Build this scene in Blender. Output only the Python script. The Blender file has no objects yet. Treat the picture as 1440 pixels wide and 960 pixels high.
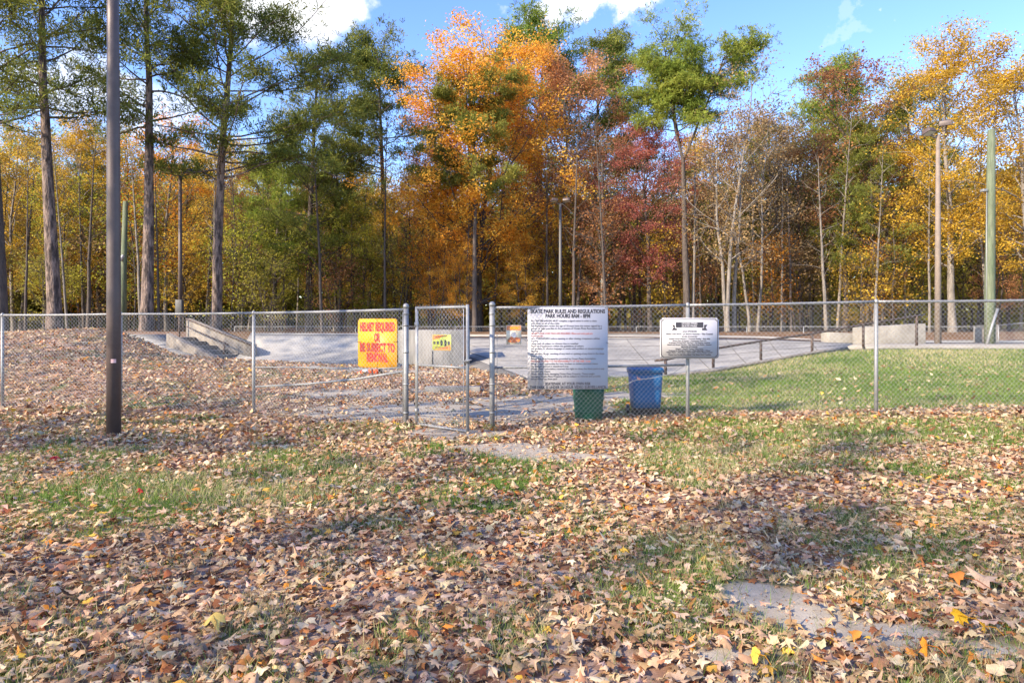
import bpy, math, random
import numpy as np
from math import radians as R, sin, cos, pi

random.seed(7); rng = np.random.default_rng(7)
S = bpy.context.scene
COL = S.collection

# ------------------------------------------------------------------ camera, sky, sun, exposure
F = 960.0; HZ = 455.0; EYE = 1.5
cam = bpy.data.cameras.new("camera"); camo = bpy.data.objects.new("camera", cam); COL.objects.link(camo)
cam.lens = 24.0; cam.sensor_width = 36.0; cam.clip_end = 5000; cam.clip_start = 0.05
camo.location = (0, 0, EYE); camo.rotation_euler = (R(90), 0, 0)
cam.shift_y = -(480.0 - HZ) / 1440.0
S.camera = camo
S.view_settings.view_transform = 'Standard'; S.view_settings.look = 'None'
S.view_settings.exposure = 1.84; S.view_settings.gamma = 1.0
S.cycles.max_bounces = 8; S.cycles.diffuse_bounces = 5; S.cycles.transmission_bounces = 4
S.cycles.caustics_reflective = False; S.cycles.caustics_refractive = False

SUN_EL, SUN_AZ = 30.0, 37.0        # degrees; azimuth = degrees behind due left
sv = np.array([-cos(R(SUN_EL)) * cos(R(SUN_AZ)), -cos(R(SUN_EL)) * sin(R(SUN_AZ)), sin(R(SUN_EL))])
sl = bpy.data.lights.new("sun", 'SUN'); slo = bpy.data.objects.new("sun", sl); COL.objects.link(slo)
sl.energy = 3.0; sl.angle = R(0.5); sl.color = (1.0, 0.84, 0.64)
from mathutils import Vector
slo.rotation_euler = Vector(sv).to_track_quat('Z', 'Y').to_euler(); slo.location = (-30, -10, 30)

W = bpy.data.worlds.new("World"); S.world = W; W.use_nodes = True
nt = W.node_tree; nt.nodes.clear()
out = nt.nodes.new('ShaderNodeOutputWorld'); bg = nt.nodes.new('ShaderNodeBackground')
sky = nt.nodes.new('ShaderNodeTexSky'); sky.sky_type = 'NISHITA'; sky.sun_disc = False
sky.sun_elevation = R(SUN_EL); sky.sun_rotation = R(270 - SUN_AZ); sky.air_density = 1.0; sky.dust_density = 0.4; sky.ozone_density = 2.0
bg.inputs['Strength'].default_value = 0.122
def wn(t, **k):
    n = nt.nodes.new(t)
    for a, b in k.items(): setattr(n, a, b)
    return n
tc = wn('ShaderNodeTexCoord')
noi = wn('ShaderNodeTexNoise'); noi.inputs['Scale'].default_value = 9; noi.inputs['Detail'].default_value = 7; noi.inputs['Roughness'].default_value = .62
nt.links.new(tc.outputs['Generated'], noi.inputs['Vector'])
sc_ = wn('ShaderNodeVectorMath', operation='SUBTRACT'); nt.links.new(noi.outputs['Color'], sc_.inputs[0]); sc_.inputs[1].default_value = (.5, .5, .5)
ml = wn('ShaderNodeVectorMath', operation='SCALE'); nt.links.new(sc_.outputs[0], ml.inputs[0]); ml.inputs['Scale'].default_value = .17
ad = wn('ShaderNodeVectorMath', operation='ADD'); nt.links.new(tc.outputs['Generated'], ad.inputs[0]); nt.links.new(ml.outputs[0], ad.inputs[1])
clouds = [(415, 5, 90, 52, 1.0), (480, 15, 50, 30, 1.0), (765, 30, 48, 16, .8), (822, 24, 40, 18, .9), (893, 4, 42, 26, 1.0), (1185, 48, 26, 8, .16),
          (1230, -4, 30, 12, .8), (1262, 125, 50, 20, .35), (110, 130, 80, 40, .7), (200, 150, 60, 40, .55), (1400, -120, 200, 50, .9), (100, -220, 260, 60, .9),
          (900, -330, 260, 70, .9), (-500, 60, 200, 50, .8), (2100, 40, 260, 50, .8)]
prev = None
for (px, py, rx, ry, am) in clouds:
    v = Vector((px - 720, 960, HZ - py)); L = v.length; v.normalize()
    s1 = wn('ShaderNodeVectorMath', operation='SUBTRACT'); nt.links.new(ad.outputs[0], s1.inputs[0]); s1.inputs[1].default_value = v
    s2 = wn('ShaderNodeVectorMath', operation='MULTIPLY'); nt.links.new(s1.outputs[0], s2.inputs[0]); s2.inputs[1].default_value = (L / rx, L / rx * .7, L / ry)
    s3 = wn('ShaderNodeVectorMath', operation='LENGTH'); nt.links.new(s2.outputs[0], s3.inputs[0])
    mr = wn('ShaderNodeMapRange', interpolation_type='SMOOTHSTEP'); nt.links.new(s3.outputs['Value'], mr.inputs['Value'])
    mr.inputs['From Min'].default_value = .62; mr.inputs['From Max'].default_value = 1.25; mr.inputs['To Min'].default_value = am; mr.inputs['To Max'].default_value = 0
    if prev is None: prev = mr.outputs['Result']
    else:
        mx = wn('ShaderNodeMath', operation='MAXIMUM'); nt.links.new(prev, mx.inputs[0]); nt.links.new(mr.outputs['Result'], mx.inputs[1]); prev = mx.outputs[0]
hs = wn('ShaderNodeHueSaturation'); hs.inputs['Saturation'].default_value = 1.22; hs.inputs['Hue'].default_value = .519; nt.links.new(sky.outputs[0], hs.inputs['Color'])
cmix = wn('ShaderNodeMixRGB'); nt.links.new(prev, cmix.inputs['Fac']); nt.links.new(hs.outputs[0], cmix.inputs['Color1'])
cmix.inputs['Color2'].default_value = (3.3, 3.35, 3.5, 1)
nt.links.new(cmix.outputs[0], bg.inputs['Color']); nt.links.new(bg.outputs[0], out.inputs['Surface'])

# ------------------------------------------------------------------ helpers
def P(px, py, d):
    return np.array([(px - 720) / F * d, d, EYE - (py - HZ) / F * d])
def X(px, d): return (px - 720) / F * d
def Z(py, d): return EYE - (py - HZ) / F * d

class MB:
    def __init__(s): s.v = []; s.f = []; s.c = []; s.n = 0
    def add(s, v, f, c=None):
        v = np.asarray(v, dtype=np.float64).reshape(-1, 3)
        for a in (f if isinstance(f, list) else [f]):
            a = np.asarray(a, dtype=np.int64)
            if a.size: s.f.append(a + s.n)
        s.v.append(v); s.n += len(v)
        if c is not None: s.c.append(np.broadcast_to(np.asarray(c, dtype=np.float64), (len(v), 4)) if np.ndim(c) < 2 else np.asarray(c))
        return s
    def box(s, a, b, rot=0.0, piv=None):
        x0, y0, z0 = a; x1, y1, z1 = b
        v = np.array([[x, y, z] for z in (z0, z1) for y in (y0, y1) for x in (x0, x1)], float)
        if rot:
            p = np.array(piv if piv is not None else [(x0 + x1) / 2, (y0 + y1) / 2, 0]); v = v - p
            c, q = cos(rot), sin(rot); v = np.stack([v[:, 0] * c - v[:, 1] * q, v[:, 0] * q + v[:, 1] * c, v[:, 2]], 1) + p
        return s.add(v, np.array([[0, 2, 3, 1], [4, 5, 7, 6], [0, 1, 5, 4], [2, 6, 7, 3], [0, 4, 6, 2], [1, 3, 7, 5]]))
    def tube(s, pts, rad, sides=6, cap=True, c=None):
        p = np.asarray(pts, float); n = len(p); r = np.broadcast_to(np.asarray(rad, float), (n,))
        t = np.gradient(p, axis=0); t /= np.linalg.norm(t, axis=1)[:, None] + 1e-9
        ref = np.array([0, 0, 1.0]) if abs(t[:, 2]).mean() < .8 else np.array([1.0, 0, 0])
        u = np.cross(t, ref); u /= np.linalg.norm(u, axis=1)[:, None] + 1e-9; w = np.cross(t, u)
        a = np.arange(sides) * 2 * pi / sides
        V = p[:, None] + r[:, None, None] * (u[:, None] * np.cos(a)[None, :, None] + w[:, None] * np.sin(a)[None, :, None])
        i = np.arange(n - 1)[:, None] * sides; j = np.arange(sides)[None]; k = (j + 1) % sides
        q = np.stack([i + j, i + k, i + sides + k, i + sides + j], -1).reshape(-1, 4)
        fs = [q]
        if cap: fs += [np.arange(sides)[::-1][None], (np.arange(sides) + (n - 1) * sides)[None]]
        return s.add(V.reshape(-1, 3), fs, c)
    def prism(s, poly, z0, z1):            # poly: list of (x,y); z1 may be per vertex
        m = len(poly); p = np.asarray(poly, float); z0 = np.broadcast_to(z0, (m,)); z1 = np.broadcast_to(z1, (m,))
        v = np.concatenate([np.c_[p, z0], np.c_[p, z1]])
        s.add(v, [np.arange(m)[::-1][None], (np.arange(m) + m)[None], np.array([[i, (i + 1) % m, (i + 1) % m + m, i + m] for i in range(m)])])
        return s
    def build(s, name, mat=None, parent=None, smooth=False, kind=None, bevel=0):
        me = bpy.data.meshes.new(name)
        V = np.concatenate(s.v); me.vertices.add(len(V)); me.vertices.foreach_set('co', V.astype(np.float32).ravel())
        lo = np.concatenate([f.ravel() for f in s.f]); tot = np.concatenate([np.full(len(f), f.shape[1]) for f in s.f])
        me.loops.add(len(lo)); me.loops.foreach_set('vertex_index', lo.astype(np.int32))
        me.polygons.add(len(tot)); me.polygons.foreach_set('loop_start', (np.cumsum(tot) - tot).astype(np.int32)); me.polygons.foreach_set('loop_total', tot.astype(np.int32))
        if smooth: me.polygons.foreach_set('use_smooth', np.ones(len(tot), dtype=bool))
        if s.c:
            C = np.concatenate(s.c)
            if len(C) == len(V):
                at = me.color_attributes.new('Col', 'FLOAT_COLOR', 'POINT'); at.data.foreach_set('color', C.astype(np.float32).ravel())
        me.update(calc_edges=True); me.validate()
        o = bpy.data.objects.new(name, me); COL.objects.link(o)
        if mat: me.materials.append(mat)
        if parent is not None: o.parent = parent
        if kind: o['kind'] = kind
        if bevel:
            b = o.modifiers.new('bevel', 'BEVEL'); b.width = bevel; b.segments = 2; b.limit_method = 'ANGLE'
        return o

def thing(name, label, cat, loc=(0, 0, 0), rz=0, group=None):
    o = bpy.data.objects.new(name, None); COL.objects.link(o); o.empty_display_size = .2
    o.location = tuple(float(q) for q in loc); o.rotation_euler = (0, 0, rz); o['label'] = label; o['category'] = cat
    if group: o['group'] = group
    return o
def tag(o, label, cat, group=None):
    o['label'] = label; o['category'] = cat
    if group: o['group'] = group
    return o
def vnoise(x, y, s, seed=0):
    x = np.asarray(x, float) / s; y = np.asarray(y, float) / s
    xi = np.floor(x).astype(np.int64); yi = np.floor(y).astype(np.int64); fx = x - xi; fy = y - yi
    fx = fx * fx * (3 - 2 * fx); fy = fy * fy * (3 - 2 * fy)
    def h(a, b):
        n = (a * 374761393 + b * 668265263 + seed * 982451653) & 0xffffffff
        n = ((n ^ (n >> 13)) * 1274126177) & 0xffffffff
        return ((n ^ (n >> 16)) & 0xffff) / 65535.0
    return (h(xi, yi) * (1 - fx) + h(xi + 1, yi) * fx) * (1 - fy) + (h(xi, yi + 1) * (1 - fx) + h(xi + 1, yi + 1) * fx) * fy
def fbm(x, y, s, seed=0): return (vnoise(x, y, s, seed) * .5 + vnoise(x, y, s * .47, seed + 1) * .3 + vnoise(x, y, s * .2, seed + 2) * .2)
def sstep(a, b, x): t = np.clip((np.asarray(x, float) - a) / (b - a), 0, 1); return t * t * (3 - 2 * t)

# ------------------------------------------------------------------ materials
def mat(name, col=(.5, .5, .5), rough=.8, metal=0.0, noise=0.0, nscale=8, bump=0.0, bscale=30, spec=.5, col2=None, attr=False, trans=0.0, detail=6, stretch=None, lo=.35, hi=.65, cs=None):
    m = bpy.data.materials.new(name); m.use_nodes = True; t = m.node_tree; t.nodes.clear()
    o = t.nodes.new('ShaderNodeOutputMaterial'); L = t.links.new
    tcn = t.nodes.new('ShaderNodeTexCoord'); vec = tcn.outputs['Object']
    if stretch:
        mp = t.nodes.new('ShaderNodeMapping'); mp.inputs['Scale'].default_value = stretch; L(vec, mp.inputs['Vector']); vec = mp.outputs[0]
    if attr:
        a = t.nodes.new('ShaderNodeAttribute'); a.attribute_name = 'Col'; c = a.outputs['Color']
    else:
        rgb = t.nodes.new('ShaderNodeRGB'); rgb.outputs[0].default_value = (*col, 1); c = rgb.outputs[0]
    if col2 is not None:
        n = t.nodes.new('ShaderNodeTexNoise'); n.inputs['Scale'].default_value = nscale; n.inputs['Detail'].default_value = detail; n.inputs['Roughness'].default_value = .65; L(vec, n.inputs['Vector'])
        r = t.nodes.new('ShaderNodeMapRange'); r.inputs['From Min'].default_value = lo; r.inputs['From Max'].default_value = hi; L(n.outputs['Fac'], r.inputs['Value'])
        mx = t.nodes.new('ShaderNodeMixRGB'); L(r.outputs[0], mx.inputs['Fac']); L(c, mx.inputs['Color1']); mx.inputs['Color2'].default_value = (*col2, 1); c = mx.outputs[0]
    if noise:
        n = t.nodes.new('ShaderNodeTexNoise'); n.inputs['Scale'].default_value = nscale * 3.1; n.inputs['Detail'].default_value = 8; n.inputs['Roughness'].default_value = .7; L(vec, n.inputs['Vector'])
        r = t.nodes.new('ShaderNodeMapRange'); r.inputs['From Min'].default_value = .25; r.inputs['From Max'].default_value = .75; r.inputs['To Min'].default_value = 1 - noise; r.inputs['To Max'].default_value = 1 + noise; L(n.outputs['Fac'], r.inputs['Value'])
        mu = t.nodes.new('ShaderNodeVectorMath'); mu.operation = 'SCALE'; L(c, mu.inputs[0]); L(r.outputs[0], mu.inputs['Scale']); c = mu.outputs[0]
    if trans:
        d = t.nodes.new('ShaderNodeBsdfDiffuse'); tr = t.nodes.new('ShaderNodeBsdfTranslucent'); ms = t.nodes.new('ShaderNodeMixShader'); ms.inputs[0].default_value = trans
        L(c, d.inputs['Color']); L(c, tr.inputs['Color']); L(d.outputs[0], ms.inputs[1]); L(tr.outputs[0], ms.inputs[2]); L(ms.outputs[0], o.inputs['Surface']); return m
    b = t.nodes.new('ShaderNodeBsdfPrincipled'); L(c, b.inputs['Base Color']); b.inputs['Roughness'].default_value = rough; b.inputs['Metallic'].default_value = metal
    b.inputs['Specular IOR Level'].default_value = spec; L(b.outputs[0], o.inputs['Surface'])
    if bump:
        n = t.nodes.new('ShaderNodeTexNoise'); n.inputs['Scale'].default_value = bscale; n.inputs['Detail'].default_value = 6; L(vec, n.inputs['Vector'])
        bp = t.nodes.new('ShaderNodeBump'); bp.inputs['Strength'].default_value = bump; bp.inputs['Distance'].default_value = .07 if 'bark' in name else .02; L(n.outputs['Fac'], bp.inputs['Height']); L(bp.outputs[0], b.inputs['Normal'])
    return m
def foliage_mat(name, stops, trans=.54):
    m = bpy.data.materials.new(name); m.use_nodes = True; t = m.node_tree; t.nodes.clear(); L = t.links.new
    o = t.nodes.new('ShaderNodeOutputMaterial'); a = t.nodes.new('ShaderNodeAttribute'); a.attribute_name = 'Col'
    oi = t.nodes.new('ShaderNodeObjectInfo')
    sp = t.nodes.new('ShaderNodeSeparateColor'); L(a.outputs['Color'], sp.inputs[0])
    m1 = t.nodes.new('ShaderNodeMath'); m1.operation = 'MULTIPLY_ADD'; L(oi.outputs['Random'], m1.inputs[0]); m1.inputs[1].default_value = .22; L(sp.outputs[0], m1.inputs[2])
    m2 = t.nodes.new('ShaderNodeMath'); m2.operation = 'SUBTRACT'; L(m1.outputs[0], m2.inputs[0]); m2.inputs[1].default_value = .11
    r = t.nodes.new('ShaderNodeValToRGB'); L(m2.outputs[0], r.inputs[0]); e = r.color_ramp.elements
    for i, (p, c) in enumerate(stops):
        q = e[i] if i < 2 else e.new(p)
        q.position = p; q.color = (*c, 1)
    v = t.nodes.new('ShaderNodeVectorMath'); v.operation = 'SCALE'; L(r.outputs[0], v.inputs[0])
    m3 = t.nodes.new('ShaderNodeMapRange'); L(sp.outputs[1], m3.inputs[0]); m3.inputs['To Min'].default_value = .62; m3.inputs['To Max'].default_value = 1.2; L(m3.outputs[0], v.inputs['Scale'])
    d = t.nodes.new('ShaderNodeBsdfDiffuse'); tr = t.nodes.new('ShaderNodeBsdfTranslucent'); ms = t.nodes.new('ShaderNodeMixShader'); ms.inputs[0].default_value = trans
    L(v.outputs[0], d.inputs['Color']); L(v.outputs[0], tr.inputs['Color']); L(d.outputs[0], ms.inputs[1]); L(tr.outputs[0], ms.inputs[2]); L(ms.outputs[0], o.inputs['Surface'])
    return m

M = {}
M['galv'] = mat('galvanised_steel', (.28, .285, .29), .55, .4, noise=.25, nscale=6, col2=(.24, .245, .245))
M['wire'] = mat('galvanised_wire', (.44, .445, .45), .5, .4)
M['bronze'] = mat('bronze_painted_steel', (.085, .062, .055), .5, .1, noise=.2, nscale=3, col2=(.11, .082, .075), bump=.05, bscale=60)
M['rust'] = mat('rusty_steel', (.11, .065, .045), .7, .3, noise=.3, nscale=7, col2=(.05, .045, .045))
M['black'] = mat('black_plastic', (.02, .02, .022), .5)
M['blue'] = mat('blue_cart_plastic', (.002, .090, .26), .5, noise=.15, nscale=5)
M['green'] = mat('green_bin_plastic', (.004, .085, .048), .5, noise=.2, nscale=5)
M['yellow'] = mat('yellow_sign_sheet', (.78, .36, .002), .45, noise=.06, nscale=2, col2=(.74, .34, .002))
M['red'] = mat('red_print', (.36, .012, .006), .5)
M['white'] = mat('white_sign_sheet', (.46, .455, .48), .4, noise=.05, nscale=2)
M['print'] = mat('dark_print', (.035, .035, .045), .6)
M['fineprint'] = mat('grey_fine_print', (.075, .075, .09), .6)
M['printred'] = mat('faded_red_print', (.42, .14, .11), .6)
M['cone'] = mat('orange_cone', (.75, .09, .02), .5)
M['cream'] = mat('cream_print', (.75, .68, .5), .5)
M['orange'] = mat('orange_print', (.72, .22, .06), .5)
M['lime'] = mat('lime_print', (.55, .62, .12), .5)
M['brown'] = mat('brown_print', (.22, .07, .03), .5)
M['greyblue'] = mat('greyblue_print', (.25, .28, .36), .5)
M['concrete'] = mat('concrete', (.33, .315, .28), .85, noise=.3, nscale=.55, lo=.42, hi=.6, col2=(.22, .215, .20), bump=.15, bscale=40)
M['concwarm'] = mat('weathered_concrete', (.27, .235, .19), .9, noise=.3, nscale=1.6, col2=(.13, .115, .10), bump=.25, bscale=25)
M['concpale'] = mat('pale_concrete', (.33, .305, .26), .9, noise=.2, nscale=1.6, col2=(.22, .20, .17), bump=.2, bscale=25)
M['concstain'] = mat('stained_concrete', (.33, .31, .28), .9, noise=.2, nscale=1.3, col2=(.185, .18, .165), bump=.2, bscale=25, stretch=(2.2, 2.2, .35))
M['woodpole'] = mat('treated_wood_pole', (.15, .165, .105), .85, noise=.5, nscale=2.5, col2=(.085, .115, .065), bump=.5, bscale=18, stretch=(3, 3, .25))
M['paleconc'] = mat('pale_pole_concrete', (.24, .19, .15), .8, noise=.2, nscale=4, col2=(.18, .145, .12))
M['padshade_joint'] = mat('pad_shade_and_joint', (.13, .125, .12), .9, noise=.3, nscale=2, col2=(.09, .085, .08), bump=.2)  # shade of the pad set as colour; also the dark joint lines
M['dullsteel'] = mat('dull_steel', (.11, .11, .11), .6, .3, noise=.2)
M['lens'] = mat('lamp_lens', (.55, .55, .5), .2)
M['pinebark'] = mat('pine_bark', (.23, .17, .14), .95, noise=.6, nscale=3.0, lo=.42, hi=.58, col2=(.05, .038, .034), bump=1.0, bscale=7, stretch=(2.2, 2.2, .55))
M['greybark'] = mat('grey_bark', (.25, .22, .19), .95, noise=.35, nscale=2.5, col2=(.12, .105, .09), bump=.6, bscale=9, stretch=(2, 2, .5))
M['darkbark'] = mat('dark_bark', (.11, .085, .07), .95, noise=.35, nscale=3, col2=(.055, .045, .04), bump=.8, bscale=9, stretch=(2, 2, .5))
M['litter'] = mat('dry_leaves', attr=True, trans=.22, noise=.16, nscale=5)
M['grass'] = mat('grass_blades', attr=True, trans=.35)
FM = {
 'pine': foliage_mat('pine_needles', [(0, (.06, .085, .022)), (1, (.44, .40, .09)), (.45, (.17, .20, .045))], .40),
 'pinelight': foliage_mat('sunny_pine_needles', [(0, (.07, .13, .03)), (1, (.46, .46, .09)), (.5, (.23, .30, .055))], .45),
 'gold': foliage_mat('gold_leaves', [(0, (.30, .20, .04)), (1, (.90, .66, .13)), (.35, (.58, .38, .06)), (.7, (.80, .53, .07))]),
 'orange': foliage_mat('orange_leaves', [(0, (.46, .16, .04)), (1, (.92, .58, .09)), (.35, (.74, .29, .045)), (.7, (.88, .43, .05))]),
 'flame': foliage_mat('flame_leaves', [(0, (.80, .33, .06)), (1, (.97, .76, .18)), (.4, (.93, .47, .07)), (.7, (.96, .60, .09))], .60),
 'peach': foliage_mat('peach_leaves', [(0, (.42, .19, .09)), (1, (.80, .50, .24)), (.5, (.64, .32, .14))]),
 'rust': foliage_mat('rust_leaves', [(0, (.28, .12, .06)), (1, (.62, .38, .17)), (.5, (.44, .21, .09))]),
 'red': foliage_mat('crimson_leaves', [(0, (.30, .08, .07)), (1, (.66, .36, .24)), (.5, (.48, .16, .13))]),
 'olive': foliage_mat('olive_leaves', [(0, (.13, .15, .035)), (1, (.66, .54, .13)), (.5, (.38, .35, .07))]),
 'lime': foliage_mat('yellowgreen_leaves', [(0, (.15, .19, .03)), (1, (.74, .66, .12)), (.5, (.44, .44, .06))]),
 'tan': foliage_mat('tan_leaves', [(0, (.30, .19, .09)), (1, (.66, .48, .24)), (.5, (.47, .32, .15))]),
}

# ------------------------------------------------------------------ terrain height (thin plate spline through surveyed points)
cps = []
for y in (-40, -15, 0, 3, 6, 8.5):
    for x in (-40, -20, -9, -4, 0, 4, 9, 20, 40): cps.append((x, y, 0.0))
cps += [(-4.7, 12.5, -.13), (-10, 13.4, -.14), (-16, 14, .0), (-1.6, 10.6, -.08), (-.3, 10.5, -.1), (2.9, 11.1, -.04), (5.9, 11, .03), (9.5, 11, .06), (14, 11, .1),
        (-1, 15, -.06), (-1, 20, -.02), (-3, 18, 0), (1.5, 15, -.05), (1, 18, -.05), (-2, 24, -.02), (-3, 24, 0.0)]
for px, py, d in [(0, 470, 24), (90, 469, 24), (180, 470, 24), (0, 495, 19), (120, 497, 19), (240, 498, 22.5), (300, 506, 22), (357, 508, 22), (430, 512, 22), (500, 516, 22),
                  (0, 530, 15.6), (200, 530, 15.6), (300, 530, 16.5), (1000, 525, 20.4), (1100, 507, 21.3), (1190, 494, 22.2), (1300, 492, 22.3), (1440, 492, 22.3), (1600, 492, 22.3),
                  (1000, 552, 15), (1232, 538, 15), (1440, 533, 15), (1232, 513, 18.5), (1440, 511, 18.5), (870, 534, 18.5)]:
    q = P(px, py, d); cps.append(tuple(q))
for px, py, d, o_ in [(215, 490, 23.3, .05), (255, 503, 22.6, .03), (205, 484, 25.2, -.3), (255, 486, 25.2, -.35), (225, 472, 27, -.3), (285, 503, 23.6, -.25)]:
    q = P(px, py, d); cps.append((q[0], d, q[2] + o_))
for px, d, z in [(357, 25, .1), (480, 25, .0), (560, 25, -.05), (300, 24.5, .0), (700, 25, -.3), (850, 25, -.2), (1000, 25, -.1), (1150, 25, .4), (1350, 25, .5), (1550, 25, .5),
                 (1150, 30, .55), (1350, 30, .55), (700, 31, .2), (850, 31, .2), (1000, 31, .3), (200, 28, .95), (-100, 28, 1.1), (400, 30, .5), (560, 30, .3)]:
    cps.append((X(px, d), d, z))
for y in (37, 45, 60, 90, 200):
    for x in (-150, -60, -30, -12, 0, 12, 30, 60, 150): cps.append((x * max(1, y / 60), y, .95))
cps = np.array(cps)
def _k(r2): return np.where(r2 > 0, r2 * np.log(np.maximum(r2, 1e-12)) * .5, 0)
nC = len(cps); A = np.zeros((nC + 3, nC + 3)); D2 = ((cps[:, None, :2] - cps[None, :, :2]) ** 2).sum(-1)
A[:nC, :nC] = _k(D2) + np.eye(nC) * .02; A[:nC, nC:] = np.c_[np.ones(nC), cps[:, :2]]; A[nC:, :nC] = A[:nC, nC:].T
Wt = np.linalg.solve(A, np.r_[cps[:, 2], 0, 0, 0])
def H(x, y, fine=True):
    x = np.asarray(x, float); y = np.asarray(y, float); sh = np.broadcast(x, y).shape
    xf = np.broadcast_to(x, sh).ravel(); yf = np.broadcast_to(y, sh).ravel(); z = np.zeros(len(xf))
    for i in range(0, len(xf), 20000):
        a, b = xf[i:i + 20000], yf[i:i + 20000]
        z[i:i + 20000] = _k((a[:, None] - cps[None, :, 0]) ** 2 + (b[:, None] - cps[None, :, 1]) ** 2) @ Wt[:nC] + Wt[nC] + Wt[nC + 1] * a + Wt[nC + 2] * b
    z = np.clip(z, -.4, 1.5)
    far = np.maximum(sstep(30, 90, np.abs(xf)), np.maximum(sstep(70, 150, yf), sstep(12, 40, -yf)))
    z = z * (1 - far) + far * np.where(yf > 25, .9, 0)
    if fine: z = z + (fbm(xf, yf, 1.3, 3) - .5) * .06 + (fbm(xf, yf, .35, 8) - .5) * .022
    return z.reshape(sh) if sh else float(z[0])

# ground cover fields
def ell(x, y, cx, cy, rx, ry, rot=0.0):
    c, s_ = cos(rot), sin(rot); dx = x - cx; dy = y - cy
    return np.exp(-(((dx * c + dy * s_) / rx) ** 2 + ((-dx * s_ + dy * c) / ry) ** 2))
def gd(px, py, z=0.0):
    d = (EYE - z) * F / (py - HZ); return X(px, d), d
def dirt(x, y):
    v = np.zeros(np.broadcast(x, y).shape)
    for (a, b, rx, ry, rot) in [(1075, 845, .34, .30, 0), (1130, 868, .36, .22, -.2), (1215, 890, .42, .17, -.1), (1400, 912, .22, .09, 0), (1030, 925, .16, .08, 0)]:
        cx, cy = gd(a, b); v = np.maximum(v, 1.7 * ell(x, y, cx, cy, rx, ry, rot))
    for (a, b, rx, ry, rot) in [(640, 610, .9, .7, 0), (700, 635, .8, .45, 0), (770, 648, .75, .28, -.1)]:
        cx, cy = gd(a, b, -.05); v = np.maximum(v, 1.75 * ell(x, y, cx, cy, rx, ry, rot))
    # gravel yard behind the gate
    v = np.maximum(v, 2.0 * ell(x, y, -1.3, 12.3, 3.0, 1.5, .05)); v = np.maximum(v, 1.2 * ell(x, y, -3.3, 15.3, 3.0, 1.1, .25)); v = np.maximum(v, 1.6 * ell(x, y, .8, 14.2, 3.2, 1.2, .2))
    v = np.maximum(v, 1.4 * ell(x, y, -4.6, 20.6, 3.5, 1.2, .0))
    return np.clip(v - .62 + (fbm(x, y, .6, 21) - .5) * 1.0 + (fbm(x, y, .16, 23) - .5) * .7, 0, 1)
def grassf(x, y):
    n = fbm(x, y, .9, 33); n2 = fbm(x, y, .28, 37)
    g = .27 + .42 * (n - .5)
    for (a, b, rx, ry) in [(230, 685, 1.5, .7), (520, 655, 2.2, .65), (380, 700, 1.8, .5), (110, 700, 1.0, .5), (240, 560, .9, .8)]:
        cx, cy = gd(a, b); g = g + .30 * ell(x, y, cx, cy, rx, ry)
    rb = sstep(.2, 3.2, x - (y - 10) * .05) * sstep(11.4, 12.0, y) * (1 - sstep(27, 30, y)); g = np.maximum(g, rb * (1.0 + .2 * n))
    g = g + .50 * sstep(1.0, 3.4, x) * sstep(8.0, 9.2, y) * (1 - sstep(10.2, 10.8, y)) + .16 * sstep(0, 2, x) * sstep(5.5, 7, y) * (1 - sstep(8, 9.5, y))
    g = g + .10 * sstep(.3, 1.2, x) * (1 - sstep(4, 6, y))
    return np.clip(g + (n2 - .5) * .95 + (n - .5) * .5, 0, 1.2)
def leafd(x, y):
    g = grassf(x, y); d = dirt(x, y)
    l = 1.0 + .40 * (fbm(x, y, .5, 91) - .5) - .48 * sstep(.36, .85, g) - .84 * sstep(.05, .5, d)
    rb = sstep(.8, 3.4, x - (y - 10) * .05) * sstep(11.3, 11.8, y); l = l * (1 - rb * .84)
    row = ell(x * 0, y, 0, 10.95, 1, .32) * sstep(1.5, 3, x); l = np.maximum(l, row * 1.2)
    return np.clip(l, 0.03, 1.2)

# ground sheet
def axis(segs):
    a = []
    for lo, hi, st in segs: a += list(np.arange(lo, hi, st))
    a.append(segs[-1][1]); return np.array(a)
gx = axis([(-1600, -400, 300), (-400, -100, 50), (-100, -30, 7), (-30, -12, 1.0), (-12, 12, .13), (12, 30, 1.0), (30, 100, 7), (100, 400, 50), (400, 1600, 300)])
gy = axis([(-400, -50, 50), (-50, -6, 4), (-6, 2, .5), (2, 13, .11), (13, 27, .2), (27, 40, .6), (40, 100, 4), (100, 400, 30), (400, 3000, 400)])
GX, GY = np.meshgrid(gx, gy); GZ = H(GX, GY)
gc = np.stack([np.clip(grassf(GX, GY), 0, 1), dirt(GX, GY), sstep(28, 36, GY), np.ones_like(GX)], -1).reshape(-1, 4)
ny, nx = GX.shape; ii = (np.arange(ny - 1)[:, None] * nx + np.arange(nx - 1)[None]).ravel()
mb = MB(); mb.add(np.stack([GX, GY, GZ], -1).reshape(-1, 3), np.stack([ii, ii + 1, ii + nx + 1, ii + nx], 1), gc)
gm = bpy.data.materials.new('leafy_ground'); gm.use_nodes = True; t = gm.node_tree; L = t.links.new; bs = t.nodes['Principled BSDF']; bs.inputs['Roughness'].default_value = .95; bs.inputs['Specular IOR Level'].default_value = .2
g = t.nodes.new('ShaderNodeNewGeometry'); at = t.nodes.new('ShaderNodeAttribute'); at.attribute_name = 'Col'; sp = t.nodes.new('ShaderNodeSeparateColor'); L(at.outputs['Color'], sp.inputs[0])
def ramp(inp, stops):
    r = t.nodes.new('ShaderNodeValToRGB'); L(inp, r.inputs[0]); e = r.color_ramp.elements
    for i, (p, c) in enumerate(stops):
        q = e[i] if i < 2 else e.new(p)
        q.position = p; q.color = (*c, 1)
    return r.outputs[0]
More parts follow.
